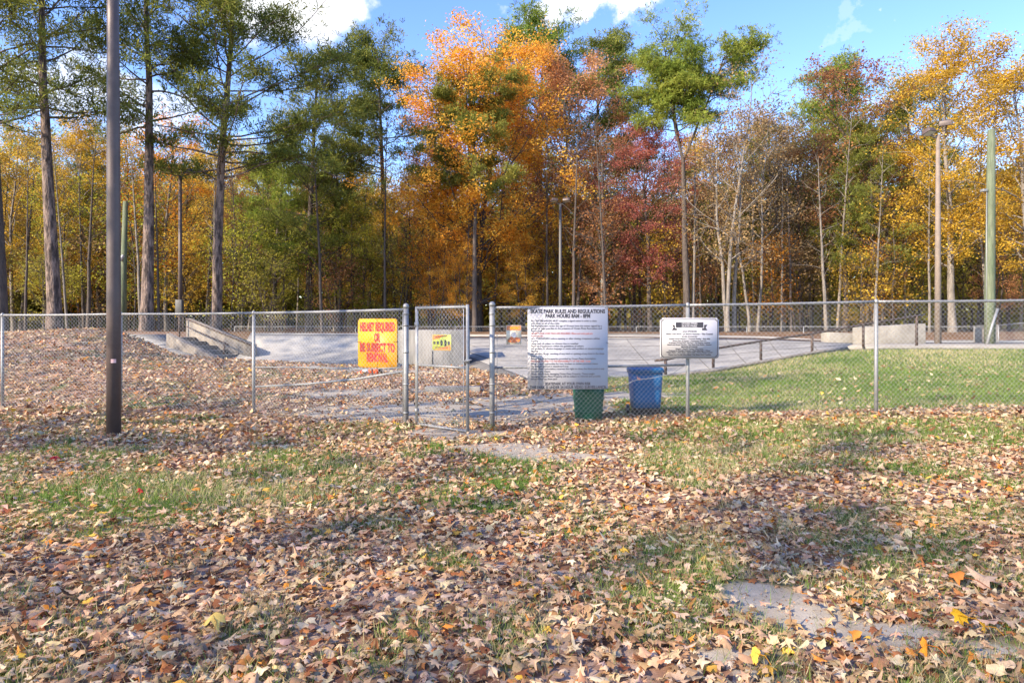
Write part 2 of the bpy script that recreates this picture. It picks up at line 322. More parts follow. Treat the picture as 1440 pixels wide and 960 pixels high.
def gnoise(sc, det=6):
    n = t.nodes.new('ShaderNodeTexNoise'); n.inputs['Scale'].default_value = sc; n.inputs['Detail'].default_value = det; n.inputs['Roughness'].default_value = .7; L(g.outputs['Position'], n.inputs['Vector']); return n.outputs['Fac']
def gmix(f, a, b):
    n = t.nodes.new('ShaderNodeMixRGB'); L(f, n.inputs[0]); L(a, n.inputs[1]); L(b, n.inputs[2]); return n.outputs[0]
vor = t.nodes.new('ShaderNodeTexVoronoi'); vor.inputs['Scale'].default_value = 11; L(g.outputs['Position'], vor.inputs['Vector'])
sv2 = t.nodes.new('ShaderNodeSeparateColor'); L(vor.outputs['Color'], sv2.inputs[0])
leafc = ramp(sv2.outputs[0], [(0, (.13, .055, .03)), (1, (.36, .27, .21)), (.3, (.22, .125, .08)), (.55, (.30, .19, .13)), (.8, (.33, .23, .17))])
grassc = ramp(gnoise(14), [(.3, (.055, .075, .018)), (.7, (.17, .19, .06))])
dirtc = ramp(gnoise(5, 10), [(.3, (.25, .215, .165)), (.7, (.43, .385, .31))])
floorc = ramp(gnoise(1.5), [(.3, (.09, .05, .028)), (.7, (.24, .15, .085))])
def thr(v, lo, hi):
    n = t.nodes.new('ShaderNodeMapRange'); L(v, n.inputs[0]); n.inputs['From Min'].default_value = lo; n.inputs['From Max'].default_value = hi; return n.outputs[0]
c = gmix(thr(sp.outputs[0], .25, .6), leafc, grassc); dn = t.nodes.new('ShaderNodeMath'); dn.operation = 'MULTIPLY_ADD'; L(gnoise(9, 10), dn.inputs[0]); dn.inputs[1].default_value = .7; L(sp.outputs[1], dn.inputs[2])
c = gmix(thr(dn.outputs[0], .42, .68), c, dirtc); c = gmix(sp.outputs[2], c, floorc); L(c, bs.inputs['Base Color'])
bp = t.nodes.new('ShaderNodeBump'); bp.inputs['Strength'].default_value = .35; bp.inputs['Distance'].default_value = .02; L(gnoise(38, 8), bp.inputs['Height']); L(bp.outputs[0], bs.inputs['Normal'])
ground = mb.build('ground', gm, smooth=True, kind='structure')

# ------------------------------------------------------------------ leaf litter
PAL = np.array([(.56, .41, .28), (.60, .47, .35), (.48, .33, .22), (.36, .22, .135), (.66, .55, .42), (.24, .10, .055), (.38, .25, .165), (.42, .19, .085), (.56, .46, .36), (.58, .25, .06), (.66, .42, .09), (.17, .085, .055)])
PAL = PAL * np.array([1.04, .99, .86])
PW = np.array([.19, .16, .16, .12, .08, .075, .09, .035, .035, .018, .012, .025]); PW = PW / PW.sum()
def leaf_shape(kind):
    if kind == 0:   # five pointed lobes
        ang = np.array([-90, -58, -28, -8, 22, 40, 62, 76, 90, 104, 118, 140, 158, 188, 208, 238]) * pi / 180
        r = np.array([.20, .64, .42, .88, .48, .98, .52, .70, 1.15, .70, .52, .98, .48, .88, .42, .64])
    elif kind == 1:
        ang = np.array([-90, -30, 20, 50, 90, 130, 160, 210]) * pi / 180; r = np.array([.25, .70, .95, .62, 1.1, .62, .95, .70])
    else:
        ang = np.array([-90, 10, 90, 170]) * pi / 180; r = np.array([.7, .6, 1.0, .6])
    p = np.c_[r * np.cos(ang), r * np.sin(ang)]
    return np.vstack([[0, 0], p]) if kind < 2 else p
def scatter_leaves(x, y, size, kind, lift, tilt, mbx, z=None, col=None, seed=0):
    rg = np.random.default_rng(seed); n = len(x); sh = leaf_shape(kind); m = len(sh)
    ps = np.broadcast_to(sh, (n, m, 2)).copy(); rr0 = np.linalg.norm(ps, axis=-1, keepdims=True); lo_ = rg.beta(1.6, .8, (n, 1, 1)) * 1.12
    ps = np.where(rr0 > 0, ps / np.maximum(rr0, 1e-6) * (rr0 * lo_ + .72 * (1 - lo_)), 0) * (1 + rg.normal(0, .13, (n, m, 1)))
    ps[:, :, 0] *= rg.uniform(.38, 1.05, n)[:, None]
    c1 = rg.normal(-.30, .55, n)[:, None]; c2 = rg.normal(-.22, .38, n)[:, None]; ph = rg.uniform(0, 6, n)[:, None]
    r2 = (ps ** 2).sum(-1)
    zz = c1 * ps[:, :, 0] ** 2 + c2 * ps[:, :, 1] ** 2 + .26 * np.sin(ph + ps[:, :, 0] * 5 + ps[:, :, 1] * 3) * r2 + .16 - .28 * np.abs(ps[:, :, 0])
    loc = np.concatenate([ps, zz[..., None]], -1) * size[:, None, None]
    a = rg.uniform(0, 2 * pi, n); tx = rg.normal(0, tilt, n); ty = rg.normal(0, tilt, n)
    X_, Y_, Z_ = loc[..., 0], loc[..., 1], loc[..., 2]
    ct, st = np.cos(tx)[:, None], np.sin(tx)[:, None]; Y1 = Y_ * ct - Z_ * st; Z1 = Y_ * st + Z_ * ct
    ct, st = np.cos(ty)[:, None], np.sin(ty)[:, None]; X1 = X_ * ct + Z1 * st; Z2 = -X_ * st + Z1 * ct
    ca, sa = np.cos(a)[:, None], np.sin(a)[:, None]
    gz = H(x, y) if z is None else z
    V = np.stack([X1 * ca - Y1 * sa + x[:, None], X1 * sa + Y1 * ca + y[:, None], Z2 + (gz + rg.uniform(0, 1, n) ** 1.5 * lift + size * .10)[:, None]], -1)
    if col is None:
        ci = rg.choice(len(PAL), n, p=PW); col = PAL[ci] * rg.uniform(.78, 1.14, (n, 1)) * (1 + rg.normal(0, .05, (n, 3)))
    C = np.concatenate([np.clip(np.broadcast_to(col[:, None], (n, m, 3)) * (1 + rg.normal(0, .07, (n, m, 1))), .01, .95), np.ones((n, m, 1))], -1)
    base = (np.arange(n) * m)[:, None]
    if kind < 2:
        k = np.arange(1, m); f = np.stack([np.zeros(m - 1, int), k, np.roll(k, -1)], -1); Fc = (base[:, :, None] + f[None]).reshape(-1, 3)
    else: Fc = (base + np.array([[0, 1, 2, 3]]))
    mbx.add(V.reshape(-1, 3), Fc, C.reshape(-1, 4))
def sample(y0, y1, dens, slope=.80, pad=.4, fn=leafd, xlim=None, seed=0):
    rg = np.random.default_rng(seed); area = (y1 - y0) * 2 * (slope * y1 + pad); n = int(area * dens)
    y = rg.uniform(y0, y1, n); x = rg.uniform(-(slope * y1 + pad), slope * y1 + pad, n)
    k = (np.abs(x) < slope * y + pad) & (rg.uniform(0, 1, n) < fn(x, y)); return x[k], y[k]
lm = MB(); sd = 100
for (y0, y1, dn, kd, s0, s1, lift, tilt) in [(2.2, 5.4, 800, 0, .015, .056, .045, .21), (5.4, 8.5, 540, 1, .020, .055, .045, .24), (8.5, 12.0, 380, 2, .032, .068, .055, .42)]:
    x, y = sample(y0, y1, dn, seed=sd); sd += 1
    scatter_leaves(x, y, np.random.default_rng(sd).uniform(s0, s1, len(x)), kd, lift, tilt, lm, seed=sd)
cx_, cy_ = sample(2.4, 12, 700, fn=lambda x, y: np.clip(dirt(x, y) * 1.6, 0, 1), seed=77)
scatter_leaves(cx_, cy_, np.random.default_rng(78).uniform(.004, .016, len(cx_)), 2, .006, .3, lm, seed=79)
litter = lm.build('fallen_leaves', M['litter'], kind='stuff'); tag(litter, 'dry tan and brown fallen leaves covering the lawn in front of the fence', 'fallen leaves')
lm = MB()
def leaf_in(x, y):
    l = leafd(x, y); qx = 720 + F * x / y
    conc = (qx > 735) & (y > 18.2) & (qx < 1500); conc |= (y > 24.2) & (qx > 355); conc |= (qx > 235) & (qx < 357) & (y > 22.6)
    return l * np.where(conc, 0, 1)
for (y0, y1, dn, s0, s1) in [(12.0, 17, 170, .045, .085), (17, 26, 95, .05, .10)]:
    x, y = sample(y0, y1, dn, fn=leaf_in, seed=sd); sd += 1
    scatter_leaves(x, y, np.random.default_rng(sd).uniform(s0, s1, len(x)), 2, .04, .38, lm, seed=sd)
tag(lm.build('fallen_leaves', M['litter'], kind='stuff'), 'thinner brown leaf litter on the slope and yard behind the fence', 'fallen leaves')

# grass
def grass(y0, y1, dens, h0, h1, wd, seed, fn, mbx):
    x, y = sample(y0, y1, dens, fn=fn, seed=seed); rg = np.random.default_rng(seed + 5); n = len(x)
    h = rg.uniform(h0, h1, n); a = rg.uniform(0, 2 * pi, n); ln = rg.uniform(.2, 1.0, n) * h; la = rg.uniform(0, 2 * pi, n)
    z = H(x, y) - .004; w = wd * rg.uniform(.7, 1.2, n)
    b0 = np.stack([x - np.cos(a) * w, y - np.sin(a) * w, z], -1); b1 = np.stack([x + np.cos(a) * w, y + np.sin(a) * w, z], -1)
    tp = np.stack([x + np.cos(la) * ln, y + np.sin(la) * ln, z + h], -1)
    dry = (rg.uniform(0, 1, n) + (fbm(x, y, 1.6, 51) - .5) * 1.4 + .16 * sstep(.3, 2.5, x) * (y < 11.3) + .22 * sstep(18, 21.5, y)) > .80
    bl = vnoise(x, y, 1.1, 77)[:, None]
    c = np.where(dry[:, None], [.50, .43, .23], np.array([.105, .20, .035]) * (1 - bl) + np.array([.20, .285, .065]) * bl) * rg.uniform(.7, 1.3, (n, 1))
    C = np.repeat(np.c_[c, np.ones(n)], 3, 0)
    mbx.add(np.stack([b0, b1, tp], 1).reshape(-1, 3), np.arange(3 * n).reshape(-1, 3), C)
gfn = lambda x, y: sstep(.22, .75, grassf(x, y)) * (1 - sstep(.03, .2, dirt(x, y)))
gm_ = MB()
grass(2.2, 5.5, 3200, .045, .11, .0020, 201, lambda x, y: sstep(.14, .6, grassf(x, y)) * (1 - .90 * sstep(.03, .25, dirt(x, y))) + .05 * (vnoise(x, y, .12, 5) > .72), gm_)
grass(5.5, 8, 2600, .05, .11, .0034, 202, gfn, gm_)
grass(8, 12, 1500, .05, .10, .005, 203, gfn, gm_)
tag(gm_.build('grass', M['grass'], kind='stuff'), 'green and straw coloured grass showing between the leaves', 'grass')
gm_ = MB()
fb = lambda x, y: np.where((x > .0) & (y < 22.0), gfn(x, y), .0)
grass(12, 17, 650, .04, .085, .007, 204, fb, gm_); grass(17, 22.2, 420, .045, .09, .010, 205, fb, gm_)
tag(gm_.build('grass', M['grass'], kind='stuff'), 'short sunlit grass on the bank behind the right fence', 'grass')

# ------------------------------------------------------------------ text helper
def text_geo(s, size, width=None, bold=0.0, ext=.0, res=2):
    cu = bpy.data.curves.new('t', 'FONT'); cu.body = s; cu.size = size; cu.align_x = 'CENTER'; cu.align_y = 'CENTER'; cu.resolution_u = res; cu.offset = bold; cu.extrude = ext
    o = bpy.data.objects.new('t', cu); COL.objects.link(o); dg = bpy.context.evaluated_depsgraph_get()
    me = bpy.data.meshes.new_from_object(o.evaluated_get(dg))
    v = np.zeros(len(me.vertices) * 3); me.vertices.foreach_get('co', v); v = v.reshape(-1, 3); fs = [np.array([list(p.vertices)]) for p in me.polygons]
    bpy.data.objects.remove(o); bpy.data.curves.remove(cu); bpy.data.meshes.remove(me)
    if width and len(v): v[:, 0] *= width / (v[:, 0].max() - v[:, 0].min())
    return v, fs
def put_text(mbx, s, size, x, z, width=None, bold=0.0, left=None):
    v, f = text_geo(s, size, width, bold)
    if not len(v): return
    if left is not None: v[:, 0] += left - v[:, 0].min()
    else: v[:, 0] += x - (v[:, 0].max() + v[:, 0].min()) / 2
    by = {}
    for a in f: by.setdefault(a.shape[1], []).append(a)
    mbx.add(np.c_[v[:, 0], np.zeros(len(v)), v[:, 1] + z], [np.concatenate(k) for k in by.values()])
def rrect(w, h, r, n=4, notch=False):
    pts = []
    for (cx, cz, a0) in [(w / 2 - r, h / 2 - r, 0), (-w / 2 + r, h / 2 - r, 90), (-w / 2 + r, -h / 2 + r, 180), (w / 2 - r, -h / 2 + r, 270)]:
        for k in range(n + 1):
            a = R(a0 + 90 * k / n)
            if notch:
                ccx, ccz = cx + r * (1 if cos(R(a0 + 45)) > 0 else -1), cz + r * (1 if sin(R(a0 + 45)) > 0 else -1)
                a2 = R(a0 + 270 - 90 * k / n); pts.append((ccx + r * cos(a2), ccz + r * sin(a2)))
            else: pts.append((cx + r * cos(a), cz + r * sin(a)))
    return np.array(pts)
def plate(poly, y0, y1):
    m = len(poly); v = np.concatenate([np.c_[poly[:, 0], np.full(m, y0), poly[:, 1]], np.c_[poly[:, 0], np.full(m, y1), poly[:, 1]]])
    k = MB(); k.add(v, [np.arange(m)[None], (np.arange(m) + m)[::-1][None], np.array([[i, i + m, (i + 1) % m + m, (i + 1) % m] for i in range(m)])]); return k
def sheet(poly, y):
    k = MB(); k.add(np.c_[poly[:, 0], np.full(len(poly), y), poly[:, 1]], np.arange(len(poly))[None]); return k
def ring(p0, p1, y):
    m = len(p0); k = MB(); k.add(np.concatenate([np.c_[p0[:, 0], np.full(m, y), p0[:, 1]], np.c_[p1[:, 0], np.full(m, y), p1[:, 1]]]), np.array([[i, (i + 1) % m, (i + 1) % m + m, i + m] for i in range(m)])); return k

# yellow helmet sign
dS = 10.62; c0 = P(530.5, 482.5, 10.95)
ys = thing('warning_sign', 'bright yellow sign with red helmet warning lettering on the fence left of the gate', 'sign', (c0[0], 10.86, c0[2]), R(-31) * 0 - R(0))
k = plate(rrect(.79, .785, .05), 0, .006); ob = k.build('panel', M['yellow'], ys)
# buckled sheet
tm = MB()
for s_, zz, w_ in [('HELMET REQUIRED', .255, .71), ('OR', .085, .125), ('BE SUBJECT TO', -.075, .71), ('REMOVAL', -.235, .43)]:
    put_text(tm, s_, .186, 0, zz, w_, .0115)
o = tm.build('lettering', M['red'], ys); o.location.y = -.004
for (x_, z_, r_) in [(0, .37, 0), (0, -.37, .2), (-.375, .02, 1.4), (.375, .03, 1.5)]:
    kk = MB(); kk.tube([(x_ - sin(r_) * .04, -.006, z_ - cos(r_) * .04), (x_, -.010, z_), (x_ + sin(r_) * .05, .0, z_ + cos(r_) * .05)], .003, 5); kk.build('cable_tie', M['black'], ys)
ys.rotation_euler = (0, R(.0), R(-28)); ys.location = (X(530.5, 10.92), 10.92, c0[2])

# rules sign
rs = thing('rules_sign', 'large square white skate park rules board full of small print, right of the gate', 'sign', (X(798.5, 10.62), 10.62, Z(489.5, 10.62)), R(3))
plate(rrect(1.255, 1.275, .015, 2), 0, .006).build('panel', M['white'], rs)
for s_, sz, z_, w_, b_ in [('SKATE PARK RULES AND REGULATIONS', .083, .572, 1.17, .0034), ('PARK HOURS 8AM - 8PM', .083, .500, .70, .0034), ('SKATEPARK AT YOUR OWN RISK', .062, -.553, .72, .0014), ('THIS PARK IS UNDER 24 HOUR VIDEO SURVEILLANCE', .062, -.608, 1.19, .0014)]:
    tm = MB(); put_text(tm, s_, sz, 0, z_, w_, b_); o = tm.build('heading', M['print'], rs); o.location.y = -.003
lines = ['ALL SKATEBOARDERS MUST complete a signed waiver in order to skate', 'and observe all of the rules', 'All skateboarders under the age of 18 must have the waiver signed by a', 'parent or legal guardian in the presence of Ocean Pines Recreation and',
 'Parks Staff', '*HELMETS AND KNEE PADS ARE REQUIRED. Elbow and wrist pads are', '*recommended', 'ALL TRESPASSERS before opening or after closing, trespassers will be', 'removed', 'Skate park is subject to closure due to weather', 'Skate and experience within the guidelines of others',
 'No profane or abusive language or music with profane or abusive language', 'allowed', 'No alcohol, drugs, smoking of any kind or spitting of any kind in the skate', 'park', 'Please use trash receptacles provided by Ocean Pines Association', '*PERSONAL PROPERTY IS THE RESPONSIBILITY OF THE USER. Ocean',
 'Pines is not responsible for lost, broken or stolen personal items', 'No animals allowed in skateboard area', 'Ocean Pines Association reserves the right to close the skate park at any', 'time for any reason', 'Please refrain from damaging Ocean Pines Property. Those caught',
 'damaging Ocean Pines Property will be subject to removal and possibly', 'banned from the skate park']
ta, tb = MB(), MB()
for i, s_ in enumerate(lines):
    put_text(tb if s_[0] == '*' else ta, s_.lstrip('*'), .040, 0, .425 - i * .0392, left=-.575, width=min(1.15, len(s_) * .0158), bold=.0007)
o = ta.build('small_print', M['fineprint'], rs, kind='stuff'); o.location.y = -.003
o = tb.build('red_print', M['printred'], rs, kind='stuff'); o.location.y = -.003
for (x_, z_) in [(-.62, .12), (.62, .08), (-.6, -.62), (.6, -.62), (-.6, .62), (.6, .62)]:
    kk = MB(); kk.tube([(x_ - .02, -.007, z_ + .012), (x_, -.01, z_), (x_ + .02, -.002, z_ - .006)], .003, 5); kk.build('cable_tie', M['black'], rs)

# sponsor sign
ss = thing('sponsor_sign', 'small white notice with notched corners and black ribbon banner, beyond the blue bin', 'sign', (X(969.5, 10.85), 10.85, Z(475.5, 10.85)), 0)
def chamf(w, h, r): return rrect(w, h, r, 3, False)
plate(rrect(.935, .645, .035, 1), 0, .006).build('panel', M['white'], ss)
ring(rrect(.905, .615, .04, 1), rrect(.885, .595, .037, 1), -.003).build('border', M['print'], ss)
kb = MB()
kb.add([(-.22, 0, .17), (.22, 0, .17), (.22, 0, .255), (-.22, 0, .255)], np.array([[0, 1, 2, 3]]))
for sg in (-1, 1): kb.add([(sg * .20, 0, .128), (sg * .285, 0, .128), (sg * .255, 0, .172), (sg * .285, 0, .215), (sg * .232, 0, .215), (sg * .232, 0, .160), (sg * .20, 0, .160)], np.array([[0, 1, 2, 3, 4, 5, 6]]))
o = kb.build('ribbon_banner', M['print'], ss); o.location.y = -.003
tw = MB(); put_text(tw, 'OCEAN PINES', .046, 0, .234, .25, .0012); put_text(tw, 'SKATE PARK', .046, 0, .192, .25, .0012); o = tw.build('banner_lettering', M['white'], ss); o.location.y = -.006
tm = MB()
for s_, z_, w_, sz in [('GOLD SPONSORS', .108, .23, .034), ('Battle axle Bowl - Jo Burd\u2019s Famous - The Coastal', .067, .74, .034), ('SILVER SPONSORS', .026, .25, .022), ('Ocean Pines Players - Coastal Realty - Bay side', -.008, .66, .024),
                       ('Shore Pipe & Supply - Assateague Surf Co', -.042, .54, .024), ('Dr Joseph Woods DDS - Sun Surf - The Skating Academy', -.072, .66, .024), ('Beach and Bread Garden - Bay Bank Real Estate - Resort', -.102, .70, .024),
                       ('BRONZE SPONSORS', -.138, .26, .034), ('Dunes - Ocean Tours - Pharmacy', -.170, .44, .024), ('Delmarva Family Dental - Pine Market - Kites', -.197, .66, .026), ('Village Bistro - Park Bank - Island Cafe - Town Fitness Center', -.224, .74, .026), ('Thank You To All Who Made This Skate Park Possible', -.262, .68, .030)]:
    put_text(tm, s_, sz, 0, z_, w_, .0012)
o = tm.build('lettering', M['print'], ss); o.location.y = -.003
for (x_, z_) in [(-.45, -.3), (.45, -.3), (-.45, .3), (.45, .3)]:
    kk = MB(); kk.tube([(x_ - .012, -.006, z_ - .014), (x_, -.01, z_), (x_ + .012, .0, z_ + .014)], .003, 5); kk.build('cable_tie', M['black'], ss)

# poster on fence right of gate
ps = thing('poster', 'small orange and brown picture poster wired to the fence right of the gate post', 'poster', (X(722.5, 10.68), 10.66, Z(470.5, 10.66)), 0)
plate(rrect(.235, .295, .008, 2), 0, .003).build('panel', M['cream'], ps)
def blob(cx, cz, rx, rz, n=10, seed=0, y=-.002):
    rg = np.random.default_rng(seed); a = np.arange(n) * 2 * pi / n; q = 1 + rg.uniform(-.2, .2, n); return sheet(np.c_[cx + rx * q * np.cos(a), cz + rz * q * np.sin(a)], y)
sheet(np.array([(-.11, .07), (.11, .07), (.11, .14), (-.11, .14)]), -.002).build('header_print', M['orange'], ps)
blob(0, -.08, .105, .05, seed=1).build('bottom_print', M['brown'], ps); blob(0, -.005, .045, .05, seed=2, y=-.003).build('centre_print', M['greyblue'], ps)
blob(-.06, -.1, .03, .022, seed=3, y=-.003).build('spot_print', M['orange'], ps); blob(.065, -.09, .03, .022, seed=4, y=-.003).build('spot_print', M['orange'], ps)
blob(.0, .105, .09, .014, seed=5, y=-.003).build('strip_print', M['yellow'], ps)

# ------------------------------------------------------------------ chain-link fencing
def fabric(A, B, zb0, zt0, zb1, zt1, w=.038, r=.0021, over=.02, wob=.006):
    A = np.array(A, float); B = np.array(B, float); Ln = np.linalg.norm(B - A); nw = int(Ln / w); ht = max(zt0 - zb0, zt1 - zb1) + over
    nj = int(ht / w) + 1
    k = np.arange(nw)[:, None]; j = np.arange(nj)[None]; s_ = (k + (j + k) % 2) * w; s_ = np.clip(s_, 0, Ln); u = s_ / Ln
    tt = j * w + 0 * k; top = zt0 * (1 - u) + zt1 * u + over; bot = zb0 * (1 - u) + zb1 * u
    z = top - tt * (top - bot) / (nj - 1) / w
    sag = wob * np.sin(s_ * 2.1 + z * 3) + np.where((j + k) % 2 == 0, .003, -.003)
    dirv = (B - A) / Ln; nor = np.array([-dirv[1], dirv[0]])
    xy = A[None, None] + dirv * s_[..., None] + nor * sag[..., None]
    C = np.concatenate([xy, z[..., None]], -1)                      # nw,nj,3
    a = np.arange(3) * 2 * pi / 3; off = r * (np.cos(a)[:, None] * np.array([dirv[0], dirv[1], 0]) + np.sin(a)[:, None] * np.array([nor[0], nor[1], 0]))
    V = (C[:, :, None] + off[None, None]).reshape(-1, 3)
    b = (np.arange(nw)[:, None] * nj + np.arange(nj - 1)[None])[..., None] * 3; q = np.arange(3); q2 = (q + 1) % 3
    Fc = np.stack([b + q, b + q2, b + 3 + q2, b + 3 + q], -1).reshape(-1, 4)
    return V, Fc
def fence(name, label, posts, rp=.030, rr=.021, w=.038, r=.0021, ends=(0, 0), cap=True, group=None):
    x0, y0 = posts[0][:2]; t_ = thing(name, label, 'fence', (0, 0, 0), 0, group)
    for i, (x, y, zb, zt) in enumerate(posts):
        rr_ = rp * (1.35 if ((i == 0 and ends[0]) or (i == len(posts) - 1 and ends[1])) else 1)
        ex = .05 if rr_ > rp else .0
        kk = MB(); kk.tube([(x, y, zb - .3), (x, y, zt + ex)], rr_, 12); kk.build('post', M['galv'], t_, smooth=True)
        if cap: kk = MB(); kk.tube([(x, y, zt + ex - .03), (x, y, zt + ex + .01), (x, y, zt + ex + .035), (x, y, zt + ex + .045)], [rr_ * 1.18, rr_ * 1.18, rr_ * .8, rr_ * .2], 12); kk.build('post_cap', M['galv'], t_, smooth=True)
    fm = MB()
    for a, b in zip(posts[:-1], posts[1:]):
        kk = MB(); n = 8; u = np.linspace(0, 1, n)[:, None]; pp = np.array([a[0], a[1], a[3]]) * (1 - u) + np.array([b[0], b[1], b[3]]) * u; pp[:, 2] -= np.sin(u[:, 0] * pi) * .008
        kk.tube(pp, rr, 8); kk.build('top_rail', M['galv'], t_, smooth=True)
        fo = np.array([0, -.028])
        V, Fc = fabric(np.array(a[:2]) + fo, np.array(b[:2]) + fo, a[2] + .02, a[3] - .0, b[2] + .02, b[3] - .0, w, r); fm.add(V, Fc)
        kt = MB()                                        # wire ties along the rail
        for q in np.arange(.3, .99, .2):
            c_ = np.array([a[0], a[1], a[3]]) * (1 - q) + np.array([b[0], b[1], b[3]]) * q
            th = np.linspace(0, 2 * pi, 7); kt.tube(np.c_[np.full(7, c_[0]), c_[1] + np.cos(th) * (rr + .004), c_[2] + np.sin(th) * (rr + .004)], .003, 3, cap=False)
        kt.build('wire_ties', M['wire'], t_)['kind'] = 'stuff'
    fm.build('chain_link', M['wire'], t_)['kind'] = 'stuff'
    return t_
def gz(x, y): return H(x, y)
LF = [(-13.4, 14.0), (-10.0, 13.4), (-7.45, 13.0), (-4.73, 12.5), (X(571, 10.6), 10.6)]
tz = [1.66, Z(443, 13.4), Z(441.5, 13.0), Z(440, 12.5), Z(435, 10.6)]
lf = fence('chain_link_fence', 'galvanised chain-link fence left of the gate carrying the yellow sign', [(x, y, gz(x, y), z) for (x, y), z in zip(LF, tz)], ends=(0, 1))
RF = [(X(692, 10.5), 10.5), (X(967, 11.0), 11.0), (X(1232, 11.0), 11.0), (8.95, 11.0), (12.0, 11.0)]
tz = [Z(432.5, 10.5), Z(429, 11.0), Z(424, 11.0), Z(421.5, 11.0), Z(419, 11.0)]
rf = fence('chain_link_fence', 'long galvanised chain-link fence right of the gate carrying the white signs', [(x, y, gz(x, y), z) for (x, y), z in zip(RF, tz)], ends=(1, 0))
def pipe(pts, r, m_, name, par, n=8):
    kk = MB(); kk.tube(np.array(pts), r, n); return kk.build(name, M[m_], par, smooth=True)
pipe([P(696, 517, 10.56), P(830, 515.5, 10.8), P(963, 513, 11.04)], .019, 'galv', 'middle_rail', rf)
pipe([P(358, 516, 12.5), P(430, 516.5, 11.9), P(500, 518.5, 11.2), P(566, 517, 10.65)], .012, 'galv', 'middle_rail', lf)
pipe([P(360, 543.5, 12.46), P(430, 540, 11.8), P(500, 533, 11.2), P(567, 522, 10.62)], .019, 'galv', 'loose_rail', lf)
pipe([P(x, y, 10.9) for x, y in [(858, 546.5), (875, 543), (893, 534.5), (920, 531), (945, 525), (966, 512)]], .006, 'galv', 'sagging_wire', rf, 5)
pipe([P(699, 470, 10.5), P(699, 520, 10.5), P(698.5, 590, 10.5)], .006, 'galv', 'tension_bar', rf, 5)
pipe([P(566.5, 440, 10.6), P(566.5, 520, 10.6), P(566.5, 592, 10.6)], .006, 'galv', 'tension_bar', lf, 5)
for py in (441, 457, 495, 540, 580):
    for px, par in ((692, rf), (571, lf)):
        kk = MB(); c_ = P(px, py, 10.5 if px > 600 else 10.6); kk.tube([(c_[0], c_[1], c_[2] - .013), (c_[0], c_[1], c_[2] + .013)], .047, 12); kk.build('band', M['galv'], par)
# stuck leaf
# gate, swung towards the camera
HX, HY = X(587, 10.58), 10.50; FX, FY = X(657.5, 9.78), 9.78
gl = math.hypot(FX - HX, FY - HY); ga = math.atan2(FY - HY, FX - HX); g0 = gz(HX, HY) + .02
gate = thing('gate', 'chain-link gate leaf standing open towards the viewer between two posts', 'gate', (HX, HY, 0), ga)
zt, zb, zm = Z(433, 10.5), .02 - .06, Z(513.5, 10.4)
for (x, nm) in [(0, 'frame_stile'), (gl, 'frame_stile')]: pipe([(x, 0, zb - .02), (x, 0, zt + (.02 if x == 0 else .035))], .024, 'galv', nm, gate, 10)
pipe([(0, 0, zt), (gl, 0, zt)], .021, 'galv', 'frame_rail', gate); pipe([(0, 0, zm), (gl, 0, zm)], .019, 'galv', 'frame_rail', gate); pipe([(0, 0, zb), (gl, 0, zb)], .021, 'galv', 'frame_rail', gate)
V, Fc = fabric((.03, -.026), (gl - .03, -.026), zb, zt, zb, zt, over=.045); kk = MB(); kk.add(V, Fc); kk.build('chain_link', M['wire'], gate)['kind'] = 'stuff'
for x in (.045, gl - .05): pipe([(x, -.03, zb + .05), (x, -.03, zt - .03)], .006, 'wire', 'tension_bar', gate, 5)
for z_ in (Z(456, 10.5), Z(577, 10.5)):
    kk = MB(); kk.tube([(-.0, 0, z_ - .035), (-.0, 0, z_ + .035)], .035, 10); kk.build('hinge', M['galv'], gate)
    kk = MB(); kk.tube([(0, .0, z_), (-.07, .04, z_), (-.15, .13, z_ + .003)], .016, 8); kk.build('hinge_arm', M['galv'], gate)
kk = MB(); z_ = Z(508, 9.8); kk.tube([(gl - .06, -.03, z_ + .0), (gl + .02, -.035, z_ + .01), (gl + .10, -.02, z_ + .03)], .012, 8); kk.tube([(gl, -.0, z_ - .03), (gl, 0, z_ + .03)], .032, 10); kk.build('latch', M['galv'], gate)
# notice on gate
gn = thing('notice', 'small lime and orange notice with dark figures wired to the open gate', 'notice', tuple(P(621, 481.5, 10.10)), ga)
plate(rrect(.40, .235, .02, 3), 0, .003).build('panel', M['lime'], gn)
sheet(np.array([(-.195, .035), (-.05, .06), (.06, .112), (-.19, .112)]), -.002).build('corner_print', M['orange'], gn); sheet(np.array([(-.17, -.112), (.19, -.112), (.195, -.03), (.02, -.075)]), -.002).build('corner_print', M['orange'], gn)
for i, x_ in enumerate((-.155, -.08, .0, .085, .155)):
    kk = MB(); h_ = (.035, .04, .075, .085, .05)[i]
    kk.add([(x_ - .018, 0, -h_ / 2 - .01), (x_ + .018, 0, -h_ / 2 - .01), (x_ + .03, 0, h_ * .1), (x_ + .01, 0, h_ / 2), (x_ - .012, 0, h_ / 2), (x_ - .026, 0, h_ * .15)], np.array([[0, 1, 2, 3, 4, 5]])); o = kk.build('figure_print', M['print'], gn); o.location.y = -.004
kk = MB()
for i in range(9): kk.add([(-.14 + i * .03, 0, .068 + i * .003), (-.12 + i * .03, 0, .068 + i * .003), (-.12 + i * .03, 0, .09 + i * .003), (-.14 + i * .03, 0, .09 + i * .003)], np.array([[0, 1, 2, 3]]))
for i in range(12): kk.add([(-.14 + i * .024, 0, -.082), (-.125 + i * .024, 0, -.082), (-.125 + i * .024, 0, -.066), (-.14 + i * .024, 0, -.066)], np.array([[0, 1, 2, 3]]))
o = kk.build('faded_lettering', M['brown'], gn); o.location.y = -.004

